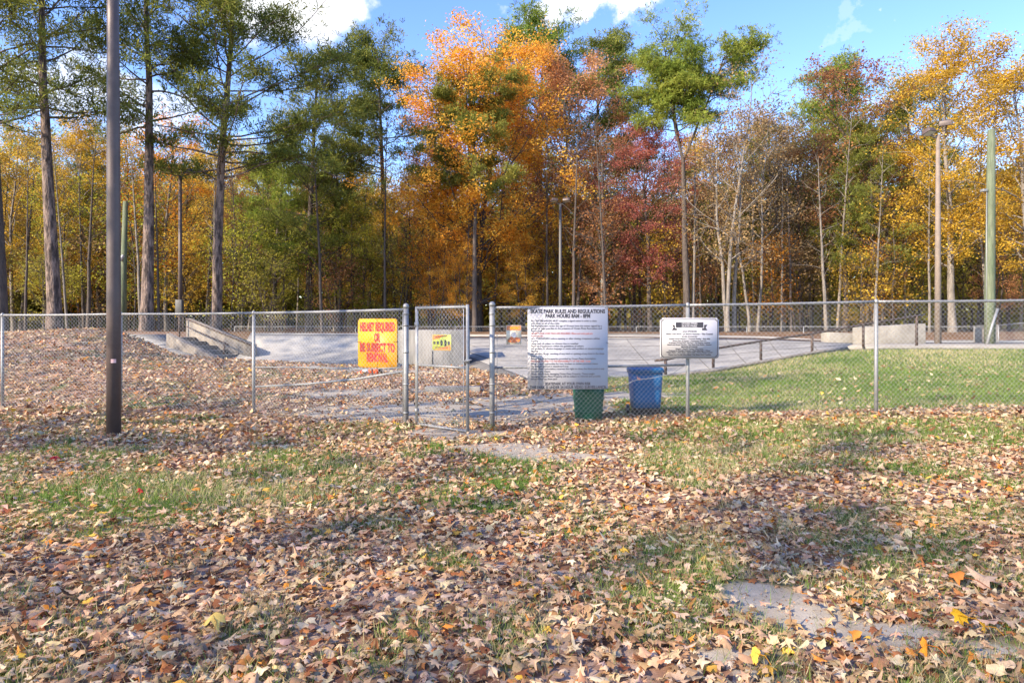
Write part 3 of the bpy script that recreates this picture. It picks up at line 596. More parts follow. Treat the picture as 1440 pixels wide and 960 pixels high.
# far fence round the back of the park
ff = [(X(330, 41), 41), (X(430, 41), 41), (X(500, 41), 41), (X(560, 41), 41), (X(640, 41), 41), (X(720, 41), 41), (X(800, 41), 41), (X(895, 41), 41), (X(970, 41), 41), (X(1050, 40), 40), (X(1130, 39), 39), (X(1215, 38), 38), (X(1300, 37), 37), (X(1370, 36), 36)]
fence('back_fence', 'low chain-link fence along the far side of the skate park before the trees', [(x, y, Z(484, y) - .0, Z(459, y)) for x, y in ff], rp=.028, rr=.022, w=.075, r=.003, cap=False)
ff = [(X(1370, 33), 33), (X(1404, 29), 29), (X(1520, 25), 25)]
fence('back_fence', 'low chain-link fence coming forward at the right end of the park', [(x, y, Z(486, y), Z(a, y)) for (x, y), a in zip(ff, (458, 457, 446))], rp=.03, rr=.022, w=.06, r=.003, cap=False)

# ------------------------------------------------------------------ bins
def bin_body(mbx, w0, w1, d0, d1, h, z0=0, n=5, rad=.06):
    def rr(w, d, z):
        p = rrect(w, d, rad, 3); return np.c_[p, np.full(len(p), z)]
    rings = [rr(w0 + (w1 - w0) * q, d0 + (d1 - d0) * q, z0 + h * q) for q in np.linspace(0, 1, n)]; m = len(rings[0])
    V = np.concatenate(rings); q = [np.array([[i * m + j, i * m + (j + 1) % m, (i + 1) * m + (j + 1) % m, (i + 1) * m + j] for i in range(n - 1) for j in range(m)]), np.arange(m)[::-1][None], (np.arange(m) + (n - 1) * m)[None]]
    mbx.add(V, q)
bx, by = X(908, 11.5), 11.55; bz = gz(bx, by)
bb = thing('wheeled_bin', 'blue wheeled recycling cart behind the fence with a stuck leaf at its front', 'bin', (bx, by, bz), 0)
bb.scale = (1, 1, .92)
k = MB(); bin_body(k, .45, .51, .44, .52, .64, .18); k.build('body', M['blue'], bb, bevel=0)
k = MB(); bin_body(k, .40, .43, .36, .41, .185, .0); k.build('base', M['black'], bb)
k = MB(); bin_body(k, .55, .55, .56, .56, .035, .82, 2); k.build('rim', M['blue'], bb)
k = MB(); bin_body(k, .56, .50, .58, .50, .05, .857, 3); k.build('lid', M['blue'], bb)
for sg in (-1, 1):
    k = MB(); k.tube([(sg * .235, .22, .10), (sg * .28, .22, .10)], .10, 16); k.build('wheel', M['black'], bb)
k = MB(); k.tube([(-.24, .30, .80), (-.24, .34, .84), (.24, .34, .84), (.24, .30, .80)], .014, 6); k.build('handle', M['black'], bb)
k = MB(); k.box((-.2, -.262, .78), (.2, -.252, .81)); k.build('front_grip', M['blue'], bb)
bx, by = X(829, 11.15), 11.3; bz = gz(bx, by)
gb = thing('trash_bin', 'dark green trash bin with black rim half hidden behind the rules board', 'bin', (bx, by, bz), 0)
k = MB(); n = 18; zz = np.array([0, .02, .2, .45, .58]); rr_ = np.array([.20, .222, .235, .255, .268])
k.tube(np.c_[np.zeros(5), np.zeros(5), zz], rr_, 28); k.build('body', M['green'], gb, smooth=False)
k = MB(); k.tube([(0, 0, .575), (0, 0, .60), (0, 0, .64)], [.285, .292, .285], 28); k.build('rim', M['black'], gb)
k = MB(); k.tube([(0, 0, .641), (0, 0, .70), (0, 0, .75)], [.27, .22, .08], 28); k.build('lid', M['black'], gb, smooth=True)
for zq in (.15, .35): k = MB(); k.tube([(0, 0, zq), (0, 0, zq + .02)], [.24 + zq * .07, .24 + zq * .07], 28); k.build('rib', M['green'], gb)

# single leaves that stand out
def one_leaf(px, py, size, col, label, z=None, d=None, kind=0, tilt=.3, seed=1, lift=.0):
    if d is None: x_, d = gd(px, py)
    x_ = X(px, d); zz = (H(x_, d) + .035 + lift) if z is None else z
    k = MB(); scatter_leaves(np.array([0.0]), np.array([0.0]), np.array([size]), kind, 0, tilt, k, z=np.array([0.0]), col=np.array([col]), seed=seed)
    k.tube([(0, 0, 0.01), (size * .5, -size * .8, .02), (size * .7, -size * 1.5, .0)], .002, 4, c=(col[0] * .6, col[1] * .5, col[2] * .5, 1))
    o = k.build('fallen_leaf', M['litter']); o.location = (x_, d, zz); tag(o, label, 'leaf'); return o
one_leaf(1345, 824, .115, (.55, .20, .05), 'large curled rust-brown leaf lying in grass at the right edge', seed=4, tilt=.2, lift=.03)
one_leaf(1385, 830, .085, (.50, .36, .26), 'pale tan curled leaf touching the large rust-brown leaf', seed=14, tilt=.3, lift=.03)
one_leaf(1348, 886, .085, (.85, .50, .04), 'bright golden leaf standing up beside the dirt patch, lower right', seed=5, tilt=.6, lift=.03)
one_leaf(1383, 898, .055, (.78, .42, .05), 'smaller dark gold leaf next to the bright golden leaf', seed=6, tilt=.5, lift=.02)
one_leaf(1300, 925, .06, (.86, .33, .04), 'vivid orange leaf near the bottom right corner', seed=7, tilt=.5, lift=.02)
one_leaf(1062, 940, .055, (.85, .50, .08), 'yellow-orange leaf at the bottom edge below the dirt patch', seed=8, lift=.02)
one_leaf(300, 888, .095, (.80, .57, .16), 'pale yellow lobed leaf lying on grey leaves, lower left', seed=21, tilt=.1, lift=.03)
one_leaf(322, 772, .05, (.80, .30, .05), 'small orange leaf in the middle of the left leaf carpet', seed=10, lift=.02)
one_leaf(197, 699, .07, (.62, .06, .05), 'bright red leaf on green grass right of the dark pole foot', seed=11, lift=.02)
one_leaf(76, 652, .07, (.60, .07, .08), 'pinkish red leaf on the leaves left of the dark pole foot', seed=12, lift=.03)
one_leaf(118, 502.5, .22, (.62, .28, .06), 'orange leaf clump on the shaded slope behind the left fence', seed=13, d=17.6, kind=1)
one_leaf(898, 533, .05, (.62, .33, .22), 'reddish tan leaf caught in the fence before the blue bin', d=10.86, z=Z(533, 10.86), tilt=1.3, seed=3)

# ------------------------------------------------------------------ skate park concrete
def surf(rows, thick, name, m_, parent=None, smooth=True):
    """rows: list of equally long rows of 3-D points; a solid sheet of that thickness"""
    r = np.array(rows, float); a, b = r.shape[:2]; top = r.reshape(-1, 3); bot = top - np.array([0, 0, thick]); k = MB()
    i = (np.arange(a - 1)[:, None] * b + np.arange(b - 1)[None]).ravel(); q = np.stack([i, i + 1, i + b + 1, i + b], 1); n = a * b
    ed = list(range(b)) + [r_ * b + b - 1 for r_ in range(1, a)] + [(a - 1) * b + c_ for c_ in range(b - 2, -1, -1)] + [r_ * b for r_ in range(a - 2, 0, -1)]
    e = np.array(ed); e2 = np.roll(e, -1)
    k.add(np.concatenate([top, bot]), [q, q[:, ::-1] + n, np.stack([e, e + n, e2 + n, e2], 1)])
    o = k.build(name, M[m_], parent); 
    return o
# long bank
near = [(650, 497, 27.5), (735, 531, 19.0), (800, 531, 19.1), (860, 531, 19.3), (930, 528, 19.8), (1000, 520, 20.6), (1050, 511, 21.1), (1100, 502, 21.5), (1150, 493, 22.0), (1190, 488, 22.5)]
fart = [(630, 474.5, 32), (655, 474.5, 32), (735, 474.5, 32), (810, 474.8, 32), (880, 475, 32), (960, 475.5, 31.5), (1020, 476, 31), (1080, 477, 30.5), (1140, 479.5, 30), (1200, 482, 29.5)]
N0 = np.array([P(*q) for q in near]); N1 = np.array([P(*q) for q in fart])
rows = []
for u in np.linspace(0, 1, 12):
    r_ = N0 * (1 - u) + N1 * u; r_[:, 2] = N0[:, 2] * (1 - u ** 1.35) + N1[:, 2] * u ** 1.35; rows.append(r_)
bank = thing('concrete_bank', 'wide smooth grey concrete skate bank rising behind the signs and bins', 'skate ramp', (0, 0, 0))
surf(rows, .16, 'riding_surface', 'concrete', bank)
Rw = np.array(rows)
for jx in range(2, Rw.shape[1] - 1):
    k = MB(); k.tube(Rw[:, jx] + [0, 0, .003], .014, 4); k.build('joint', M['padshade_joint'], bank)
for ix in (4, 8):
    k = MB(); k.tube(Rw[ix] + [0, 0, .003], .014, 4); k.build('joint', M['padshade_joint'], bank)
k = MB(); k.tube(N1 + np.array([0, .0, .02]), .04, 8); k.build('coping', M['rust'], bank, smooth=True)
k = MB(); e = np.array([P(*q) for q in near[4:]]); k.tube(e + np.array([0, -.05, -.03]), .055, 6); k.build('edge_kerb', M['concwarm'], bank)
# upper deck with its lip (right) and ground slab
rim = [P(*q) for q in [(1190, 487.6, 22.48), (1240, 486.8, 22.5), (1300, 486.5, 22.5), (1370, 486.8, 22.5), (1440, 487.3, 22.5), (1560, 488, 22.5)]]
back = [P(*q) for q in [(1203, 482.5, 29.8), (1255, 481.5, 30), (1310, 481.5, 30), (1370, 481.5, 30), (1440, 481.5, 30), (1560, 481.5, 30)]]
dk = surf([rim, back], .11, 'deck', 'concpale'); dk['kind'] = 'structure'
r2 = [P(*q) for q in [(655, 474.5, 32.1), (960, 475.5, 31.6), (1080, 477, 30.6), (1200, 482, 29.9), (1560, 481.5, 30.05)]]; b2 = [np.array([q[0] * 1.24, 39.5, q[2] + .12]) for q in r2]
dk = surf([r2, b2], .11, 'deck', 'concrete'); dk['kind'] = 'structure'
# smooth concrete pad left of the bank, its shade put into the dark colour
k = MB(); k.prism([(X(655, 24.0), 23.9), (X(741, 18.9), 18.8), (X(738, 19.1), 19.1), (X(652, 27.6), 27.7), (X(640, 27.6), 27.7)], -.35, [.035, .0, .015, .28, .28]); o = k.build('pad', M['padshade_joint']); o['kind'] = 'structure'
# wall / box beside the gate view
bw = thing('concrete_wall', 'upright stained grey concrete block wall seen through the gate', 'wall', (X(612, 24), 24, 0))
x0, x1 = X(560, 24) - X(612, 24), X(657, 24) - X(612, 24)
k = MB(); k.box((x0, 0, -.2), (x1, 1.6, Z(464, 24))); k.build('block', M['concstain'], bw, bevel=.02)
k = MB(); k.box((x1 - .10, -.012, -.1), (x1 + .012, .05, Z(464, 24) + .005)); k.build('corner_iron', M['rust'], bw)
k = MB(); k.box((x0, -.004, .05), (x0 + .5, .0, .06)); k.tube([(X(608, 24) - X(612, 24), -.006, .02), (X(608, 24) - X(612, 24), -.006, .55)], .018, 5); k.build('seam', M['black'], bw)
k = MB(); k.box((x0 - .05, -.75, -.2), (x1 + .4, -.02, .035)); k.build('footing', M['concwarm'], bw, bevel=.02)
# rear low wall segments
# quarter pipe left
qp = thing('quarter_pipe', 'curved pale concrete quarter pipe between the stairs and the yellow sign', 'skate ramp', (0, 0, 0))
rows = []
for u in np.linspace(0, 1, 12):
    zf = u ** 2.1; row = []
    for px, b_, t_ in [(352, 505, 470), (400, 506, 470), (450, 507, 470.3), (500, 508, 470.5), (545, 510, 470.5), (566, 511, 470.5)]:
        y_ = 23.6 + 2.7 * u; row.append((X(px, 23.6 + 2.7), y_, Z(b_, 23.6) * (1 - zf) + Z(t_, 26.3) * zf))
    rows.append(row)
surf(rows, .2, 'riding_surface', 'concrete', qp)
k = MB(); k.tube([np.array(q) + [0, .03, .02] for q in rows[-1]], .03, 8); k.build('coping', M['galv'], qp, smooth=True)
rr2 = [[(q[0], 26.32, q[2] - .01) for q in rows[-1]], [(q[0], 28.5, q[2] - .01) for q in rows[-1]]]; surf(rr2, .3, 'platform', 'concpale', qp)
# flat behind the leaves
k = MB(); k.prism([(X(362, 23.6), 21.6), (X(572, 23.6), 21.4), (X(572, 23.6), 24.0), (X(352, 23.6), 24.0)], -.3, [Z(514, 22) + .02, Z(517, 22) + .02, Z(511, 24) + .0, Z(505, 24)]); o = k.build('pad', M['concrete']); o['kind'] = 'structure'
# left flat slope
rows = [[P(178, 470, 27.5), P(237, 470, 27.5)], [P(205, 484, 25.2), P(258, 482, 25.6)], [P(232, 500, 23.2), P(290, 503, 23.2)]]
ls = surf(rows, .2, 'concrete_slope', 'concrete'); tag(ls, 'smooth grey concrete slope descending left of the stairs', 'skate ramp')
# stairs
st = thing('concrete_stairs', 'short concrete stair flight between a low kerb and a high slanting wall', 'stairs', (0, 0, 0))
A0, A1 = P(262, 470, 26.3), P(353, 507, 24.4); B0, B1 = P(240, 470.5, 25.3), P(318, 508, 22.9)
ns = 6
for i in range(ns):
    u0, u1 = i / ns, (i + 1) / ns; a0 = A0 * (1 - u0) + A1 * u0; a1 = A0 * (1 - u1) + A1 * u1; b0 = B0 * (1 - u0) + B1 * u0; b1 = B0 * (1 - u1) + B1 * u1
    zt_ = (a0[2] + b0[2]) / 2 - .10
    k = MB(); k.prism([b0[:2], b1[:2], a1[:2], a0[:2]], -.2, zt_); k.build('step', M['concwarm'], st, bevel=.01)
    k = MB(); dr = (a1 - b1) / np.linalg.norm(a1 - b1); k.tube([b1 + dr * .1 + [0, 0, 0], a1 - dr * .1], .012, 5)
    v_ = k.v[0]; v_[:, 2] += zt_ - v_[:, 2].mean(); k.build('nosing', M['galv'], st)
# low kerb
k = MB(); w_ = np.array([.05, -.42]); k.prism([B0[:2] + w_, B1[:2] + w_, B1[:2], B0[:2]], -.2, [B0[2] + .05, B1[2] + .03, B1[2] + .05, B0[2] + .07]); k.build('kerb', M['concwarm'], st, bevel=.02)
# high wall
T0, T1 = P(262, 447.5, 26.25), P(354, 484.5, 24.35)
k = MB(); w_ = np.array([.05, .35]); k.prism([T0[:2], T1[:2], T1[:2] + w_, T0[:2] + w_], -.2, [T0[2], T1[2], T1[2], T0[2]]); k.build('high_wall', M['concwarm'], st)
k = MB(); k.tube([T0 + [0, -.02, -.02], T1 + [0, -.02, -.02]], .03, 6); k.tube([T1 + [.01, -.02, -.02], T1 + [.01, -.02, -1.0]], .03, 6); k.build('edge_angle', M['rust'], st)
k = MB(); k.tube([P(262, 459, 25.9), P(322, 485, 24.3)], .026, 8); k.build('handrail', M['rust'], st)
k = MB(); k.tube([P(315.5, 482.5, 24.4), P(315.5, 503, 24.4)], .03, 8); k.build('handrail_post', M['rust'], st)
k = MB(); k.tube([P(252.5, 444, 26.0), P(252.5, 473.5, 26.0)], .03, 8); k.build('handrail_post', M['rust'], st)
# ledges at right
def ledge(pts, d0, d1, label, m_='concpale'):
    (xa, ta, xb, tb, base) = pts
    k = MB(); p = [(X(xa, d0), d0), (X(xb, d0), d0), (X(xb, d0), d1), (X(xa, d0), d1)]
    k.prism(p, Z(base, d0) - .1, [Z(ta, d0), Z(tb, d0), Z(tb, d0), Z(ta, d0)]); o = k.build('skate_ledge', M[m_], bevel=.02); tag(o, label, 'ledge'); return o
ledge((1216, 460.5, 1302, 455, 486), 27.5, 28.5, 'tall pale sunlit concrete ledge at the right, behind the rusty rail')
ledge((1166, 467, 1214.5, 469, 483), 29.0, 29.8, 'low pale concrete ledge just left of the tall ledge')
ledge((1372, 461, 1402, 460, 486), 30.0, 30.12, 'thin grey panel behind the two poles at right', 'concwarm')
# kerb strips
k = MB(); k.box((X(598, 15.6), 15.5, -.2), (X(676, 15.6), 15.75, Z(543, 15.6))); o = k.build('kerb', M['concpale'], bevel=.02); o['kind'] = 'structure'
# grind rail
gr = thing('grind_rail', 'long rusty brown grind rail on short posts climbing the bank', 'rail', (0, 0, 0))
rp_ = [(921, 507, 19.9), (937, 505.5, 20.0), (1003, 490.5, 20.8), (1070, 479.5, 21.4), (1142, 469, 22.0), (1215, 456, 22.5), (1289, 444, 23.0), (1299, 442.5, 23.1)]
k = MB(); k.tube([P(*q) for q in rp_], .035, 8); k.build('bar', M['rust'], gr, smooth=True)
for px, yb in [(936, 524), (1003, 514), (1070, 503), (1142, 494), (1214, 487), (1289, 487)]:
    j = [q for q in rp_ if abs(q[0] - px) < 6][0]; t0 = P(px, j[1], j[2]); b0 = P(px, yb + 3, j[2]); k = MB(); k.tube([b0, t0], .045, 8); k.build('post', M['rust'], gr)
# traffic cone lying down
cq = P(518, 524, 19.5); cz = Z(521.5, 19.5) - .17
cn = thing('traffic_cone', 'orange and white traffic cone lying on its side under the yellow sign', 'cone', (cq[0], 19.5, cz + .17), 0)
k = MB(); u = np.linspace(0, 1, 4); k.tube(np.c_[.32 - .30 * u, 0 * u, .03 - .02 * u], .15 - .06 * u, 16); k.build('body', M['cone'], cn, smooth=True)
k = MB(); k.tube([(.02, 0, .01), (-.16, 0, -.03)], [.093, .06], 16); k.build('white_collar', M['white'], cn)
k = MB(); k.tube([(-.16, 0, -.03), (-.22, 0, -.045)], [.061, .048], 16); k.tube([(-.22, 0, -.045), (-.33, 0, -.07)], [.047, .03], 16); k.build('tip', M['cone'], cn)
k = MB(); k.box((.32, -.19, -.16), (.36, .19, .22)); k.build('base', M['black'], cn)
k = MB(); k.tube([(.10, 0, .015), (.15, 0, .02)], [.115, .124], 16); k.build('dark_band', M['black'], cn)

# ------------------------------------------------------------------ poles
pz = gz(X(160, 9.3), 9.3)
np_ = thing('light_pole', 'dark bronze steel pole rising out of the leaves at near left', 'pole', (X(160, 9.3), 9.3, pz))
k = MB(); k.tube([(0, 0, -.2), (0, 0, 2), (-.008, 0, 5), (-.02, 0, 8.5)], [.092, .088, .078, .062], 20); k.build('shaft', M['bronze'], np_, smooth=True)
k = MB(); k.tube([(-.02, 0, 8.5), (-.02, 0, 8.53)], [.066, .03], 16); k.build('cap', M['bronze'], np_)
a = np.linspace(-.35, .35, 5) + R(-62); rad = .0915
zc = Z(507, 9.3) - pz; k = MB(); Vv = [(rad * cos(q), rad * sin(q), zc + dz) for dz in (-.025, .025) for q in a]; k.add(Vv, np.array([[i, i + 1, i + 6, i + 5] for i in range(4)])); k.build('sticker', mat('pink_sticker', (.75, .5, .48), .5), np_)
k = MB(); Vv = [(rad * 1.003 * cos(q), rad * 1.003 * sin(q), zc + dz) for dz in (.002, .008) for q in a]; k.add(Vv, np.array([[i, i + 1, i + 6, i + 5] for i in range(4)])); k.build('sticker_print', M['printred'], np_)
def flood(par, loc, rz, tilt, sz=.45):
    e_ = MB(); c_, s_ = cos(tilt), sin(tilt)
    def tr(v):
        v = np.array(v, float) * sz; x, y, z = v.T; y, z = y * c_ - z * s_, y * s_ + z * c_; q = cos(rz), sin(rz); return np.c_[x * q[0] - y * q[1], x * q[1] + y * q[0], z] + np.array(loc)
    v = [(-.5, -.5, -.12), (.5, -.5, -.12), (.5, .35, -.12), (-.5, .35, -.12), (-.42, -.42, .28), (.42, -.42, .28), (.35, .3, .3), (-.35, .3, .3)]
    fq = np.array([[0, 3, 2, 1], [4, 5, 6, 7], [0, 1, 5, 4], [1, 2, 6, 5], [2, 3, 7, 6], [3, 0, 4, 7]])
    e_.add(tr(v), fq); h_ = e_.build('floodlight', M['bronze'], par, bevel=.02)
    l_ = MB(); l_.add(tr([(-.43, -.43, -.135), (.43, -.43, -.135), (.43, .28, -.135), (-.43, .28, -.135)]), np.array([[0, 3, 2, 1]])); l_.build('lens', M['lens'], h_)
d = 27.5; zb_ = Z(484, d); rl = thing('light_pole', 'tall tapered tan light pole with two floodlights at the right', 'pole', (X(1319, d), d, zb_))
ht = Z(190, d) - zb_
k = MB(); k.tube([(0, 0, -.3), (0, 0, ht * .5), (0, 0, ht)], [.13, .105, .07], 16); k.build('shaft', M['paleconc'], rl, smooth=True)
k = MB(); k.tube([(-.26, 0, ht + .05), (-.2, 0, ht - .08), (0, 0, ht - .12), (.22, 0, ht), (.32, 0, ht + .25), (.34, 0, ht + .4)], .035, 8); k.build('bracket', M['paleconc'], rl, smooth=True)
flood(rl, (-.42, -.05, ht + .08), R(25), R(-20)); flood(rl, (.25, -.1, ht + .42), R(-35), R(15), .5)
d = 27.0; zb_ = Z(485, d); wp = thing('wooden_pole', 'thick greenish wooden pole standing right of the tan light pole', 'pole', (X(1393, d), d, zb_)); ht = Z(183, d) - zb_
k = MB(); k.tube([(-.03, 0, -.3), (-.03, 0, 2), (.0, 0, 5), (.03, 0, ht)], [.195, .185, .165, .135], 18); k.build('shaft', M['woodpole'], wp, smooth=True)
k = MB(); zq = Z(268, d) - zb_; k.box((-.36, -.1, zq - .05), (-.17, .1, zq + .05)); k.build('junction_box', M['galv'], wp, bevel=.01)
k = MB(); k.tube([(-.20, -.06, .0), (-.19, -.06, zq)], .018, 6); k.build('conduit', M['galv'], wp)
k = MB(); k.tube([P(1388, 484, 26.3), P(1395, 458, 26.4), P(1403, 434, 26.5)], [.06, .05, .05], 8); o = k.build('leaning_pipe', M['galv']); tag(o, 'pale metal pipe leaning against the thick wooden pole', 'pipe')
d = 38; zb_ = Z(472, d); ll = thing('light_pole', 'thin dark light pole with two floodlights between the left pines', 'pole', (X(253.5, d), d, zb_)); ht = Z(247, d) - zb_
k = MB(); k.tube([(0, 0, -.3), (0, 0, ht)], [.12, .085], 12); k.build('shaft', M['bronze'], ll, smooth=True)
k = MB(); k.tube([(-.6, 0, ht + .1), (-.3, 0, ht), (.3, 0, ht), (.5, 0, ht + .1)], .035, 8); k.build('bracket', M['bronze'], ll)
flood(ll, (-.72, -.05, ht + .2), R(20), R(-10), .5); flood(ll, (.6, -.05, ht + .15), R(-20), R(-10), .5)
k = MB(); k.box((-.2, -.18, 1.2), (.16, .1, 2.0)); k.build('control_box', M['dullsteel'], ll, bevel=.02)
d = 40; zb_ = Z(470, d); wl = thing('wooden_pole', 'greenish wooden pole just right of the near dark pole', 'pole', (X(174, d), d, zb_)); ht = Z(283, d) - zb_
k = MB(); k.tube([(-.05, 0, -.3), (0, 0, ht * .5), (.1, 0, ht)], [.20, .17, .13], 14); k.build('shaft', M['woodpole'], wl, smooth=True)
k = MB(); zq = Z(362, d) - zb_; k.tube([(-.05, -.16, zq - .2), (.0, -.2, zq), (.1, -.2, zq + .1)], .09, 8); k.build('insulator', M['white'], wl)
d = 43; zb_ = Z(474, d); ml_ = thing('light_pole', 'slim grey light pole in front of the rust coloured trees at centre', 'pole', (X(788, d), d, zb_)); ht = Z(287, d) - zb_
k = MB(); k.tube([(0, 0, -.3), (0, 0, ht)], [.12, .08], 12); k.build('shaft', M['dullsteel'], ml_, smooth=True)
k = MB(); k.tube([(-.3, 0, ht + .1), (0, 0, ht - .05), (.3, 0, ht + .1)], .035, 6); k.build('bracket', M['dullsteel'], ml_)
flood(ml_, (.42, -.05, ht + .2), R(-20), R(-10), .5); flood(ml_, (-.4, -.05, ht + .2), R(20), R(-10), .45)

# ------------------------------------------------------------------ trees
def bend(p0, dirv, length, n, rg, up=0.0, wob=.12):
    pts = [np.array(p0, float)]; d_ = np.array(dirv, float); d_ /= np.linalg.norm(d_)
    for i in range(n):
        d_ = d_ + rg.normal(0, wob, 3) + np.array([0, 0, up]); d_ /= np.linalg.norm(d_); pts.append(pts[-1] + d_ * length / n)
    return np.array(pts)
def leaf_quads(cen, size, rg, flat=.5, hue=None):
    n = len(cen); nrm = rg.normal(0, 1, (n, 3)); nrm[:, 2] = np.abs(nrm[:, 2]) + flat; nrm /= np.linalg.norm(nrm, axis=1)[:, None]
    a = np.cross(nrm, rg.normal(0, 1, (n, 3))); a /= np.linalg.norm(a, axis=1)[:, None] + 1e-9; b = np.cross(nrm, a); s_ = (size * rg.uniform(.6, 1.25, n))[:, None]
    V = np.stack([cen - a * s_ * .62, cen - b * s_ * .40 + a * s_ * .08, cen + a * s_ * .62, cen + b * s_ * .40 + a * s_ * .08], 1)
    h = rg.uniform(0, 1, n) if hue is None else hue
    C = np.repeat(np.c_[np.clip(h, 0, 1), rg.uniform(0, 1, n), np.zeros(n), np.ones(n)], 4, 0)
    return V.reshape(-1, 3), np.arange(4 * n).reshape(-1, 4), C
def deciduous(seed, Ht=17, cb=.3, rad=4.0, nl=22, leaves=11000, lsize=.17, r0=.2, top=.85, stems=1, fill=.33, lean=0.0):
    """returns mesh data (trunk, limbs, crown)"""
    rg = np.random.default_rng(seed); tk, lb, cr = MB(), MB(), MB(); tips = []; wts = []
    for s_ in range(stems):
        a0 = rg.uniform(0, 2 * pi); off = np.array([cos(a0), sin(a0), 0]) * (.0 if stems == 1 else .35)
        dv = np.array([lean, 0, 1]) + (off * .22 if stems > 1 else 0)
        hs_ = Ht * (1 if s_ == 0 else rg.uniform(.75, .95))
        tp = bend(off, dv, hs_ * .96, 12, rg, up=.05, wob=.045); u = np.linspace(0, 1, 13)
        rt = r0 * (1 - u) ** .8 * (1 if stems == 1 else .75) + .02; rt[0] *= 1.35
        tp[0, 2] -= .5; tk.tube(tp, rt, 9, cap=False)
        for i in range(nl // stems):
            q = cb + (1 - cb) * (i + rg.uniform(0, 1)) / (nl // stems); q = min(q, .97); f = q * 12; i0 = int(f); p = tp[i0] * (1 - f + i0) + tp[min(i0 + 1, 12)] * (f - i0)
            tq = (q - cb) / (1 - cb); env = rad * (np.sin(pi * (.16 + .70 * tq)) ** .8) * rg.uniform(.7, 1.15)
            az = i * 2.4 + rg.uniform(-.5, .5); el = rg.uniform(.25, .7) + tq * .5
            lp = bend(p, (cos(az) * cos(el), sin(az) * cos(el), sin(el)), env * 1.05, 6, rg, up=.05, wob=.13)
            rl_ = r0 * .36 * (1 - tq * .6); lb.tube(lp, np.linspace(rl_, .018, 7), 5, cap=False)
            for j in range(6):
                k_ = rg.integers(2, 7); pp = lp[k_]; az2 = az + rg.uniform(-1.4, 1.4); el2 = rg.uniform(-.15, .8); l2 = env * rg.uniform(.22, .45) + .3
                sp_ = bend(pp, (cos(az2) * cos(el2), sin(az2) * cos(el2), sin(el2)), l2, 4, rg, up=.03, wob=.2); lb.tube(sp_, np.linspace(.022, .007, 5), 3, cap=False)
                for q_ in (2, 3, 4): tips.append(sp_[q_]); wts.append(1)
                for z_ in range(2):
                    tt = bend(sp_[rg.integers(2, 5)], rg.normal(0, 1, 3) + [0, 0, .4], .55, 2, rg, wob=.2); lb.tube(tt, [.009, .005, .003], 3, cap=False); tips.append(tt[-1])
    tips = np.array(tips); keep = rg.uniform(0, 1, len(tips)) < .86; tips = tips[keep]
    ch = rg.beta(1.6, 1.6, len(tips)); zr = (tips[:, 2] - tips[:, 2].min()) / (np.ptp(tips[:, 2]) + 1e-6)
    n = max(1, leaves); w_ = rg.gamma(.75, 1, len(tips)); idx = rg.choice(len(tips), n, p=w_ / w_.sum())
    cen = tips[idx] + rg.normal(0, 1, (n, 3)) * np.array([fill, fill, fill * .62])
    hue = .62 * ch[idx] + .20 * rg.uniform(0, 1, n) + .18 * vnoise(cen[:, 0] + 50, cen[:, 2] + 50, 2.5, seed)
    V, Fc, C = leaf_quads(cen, lsize, rg, hue=hue); cr.add(V, Fc, C)
    return tk, lb, cr
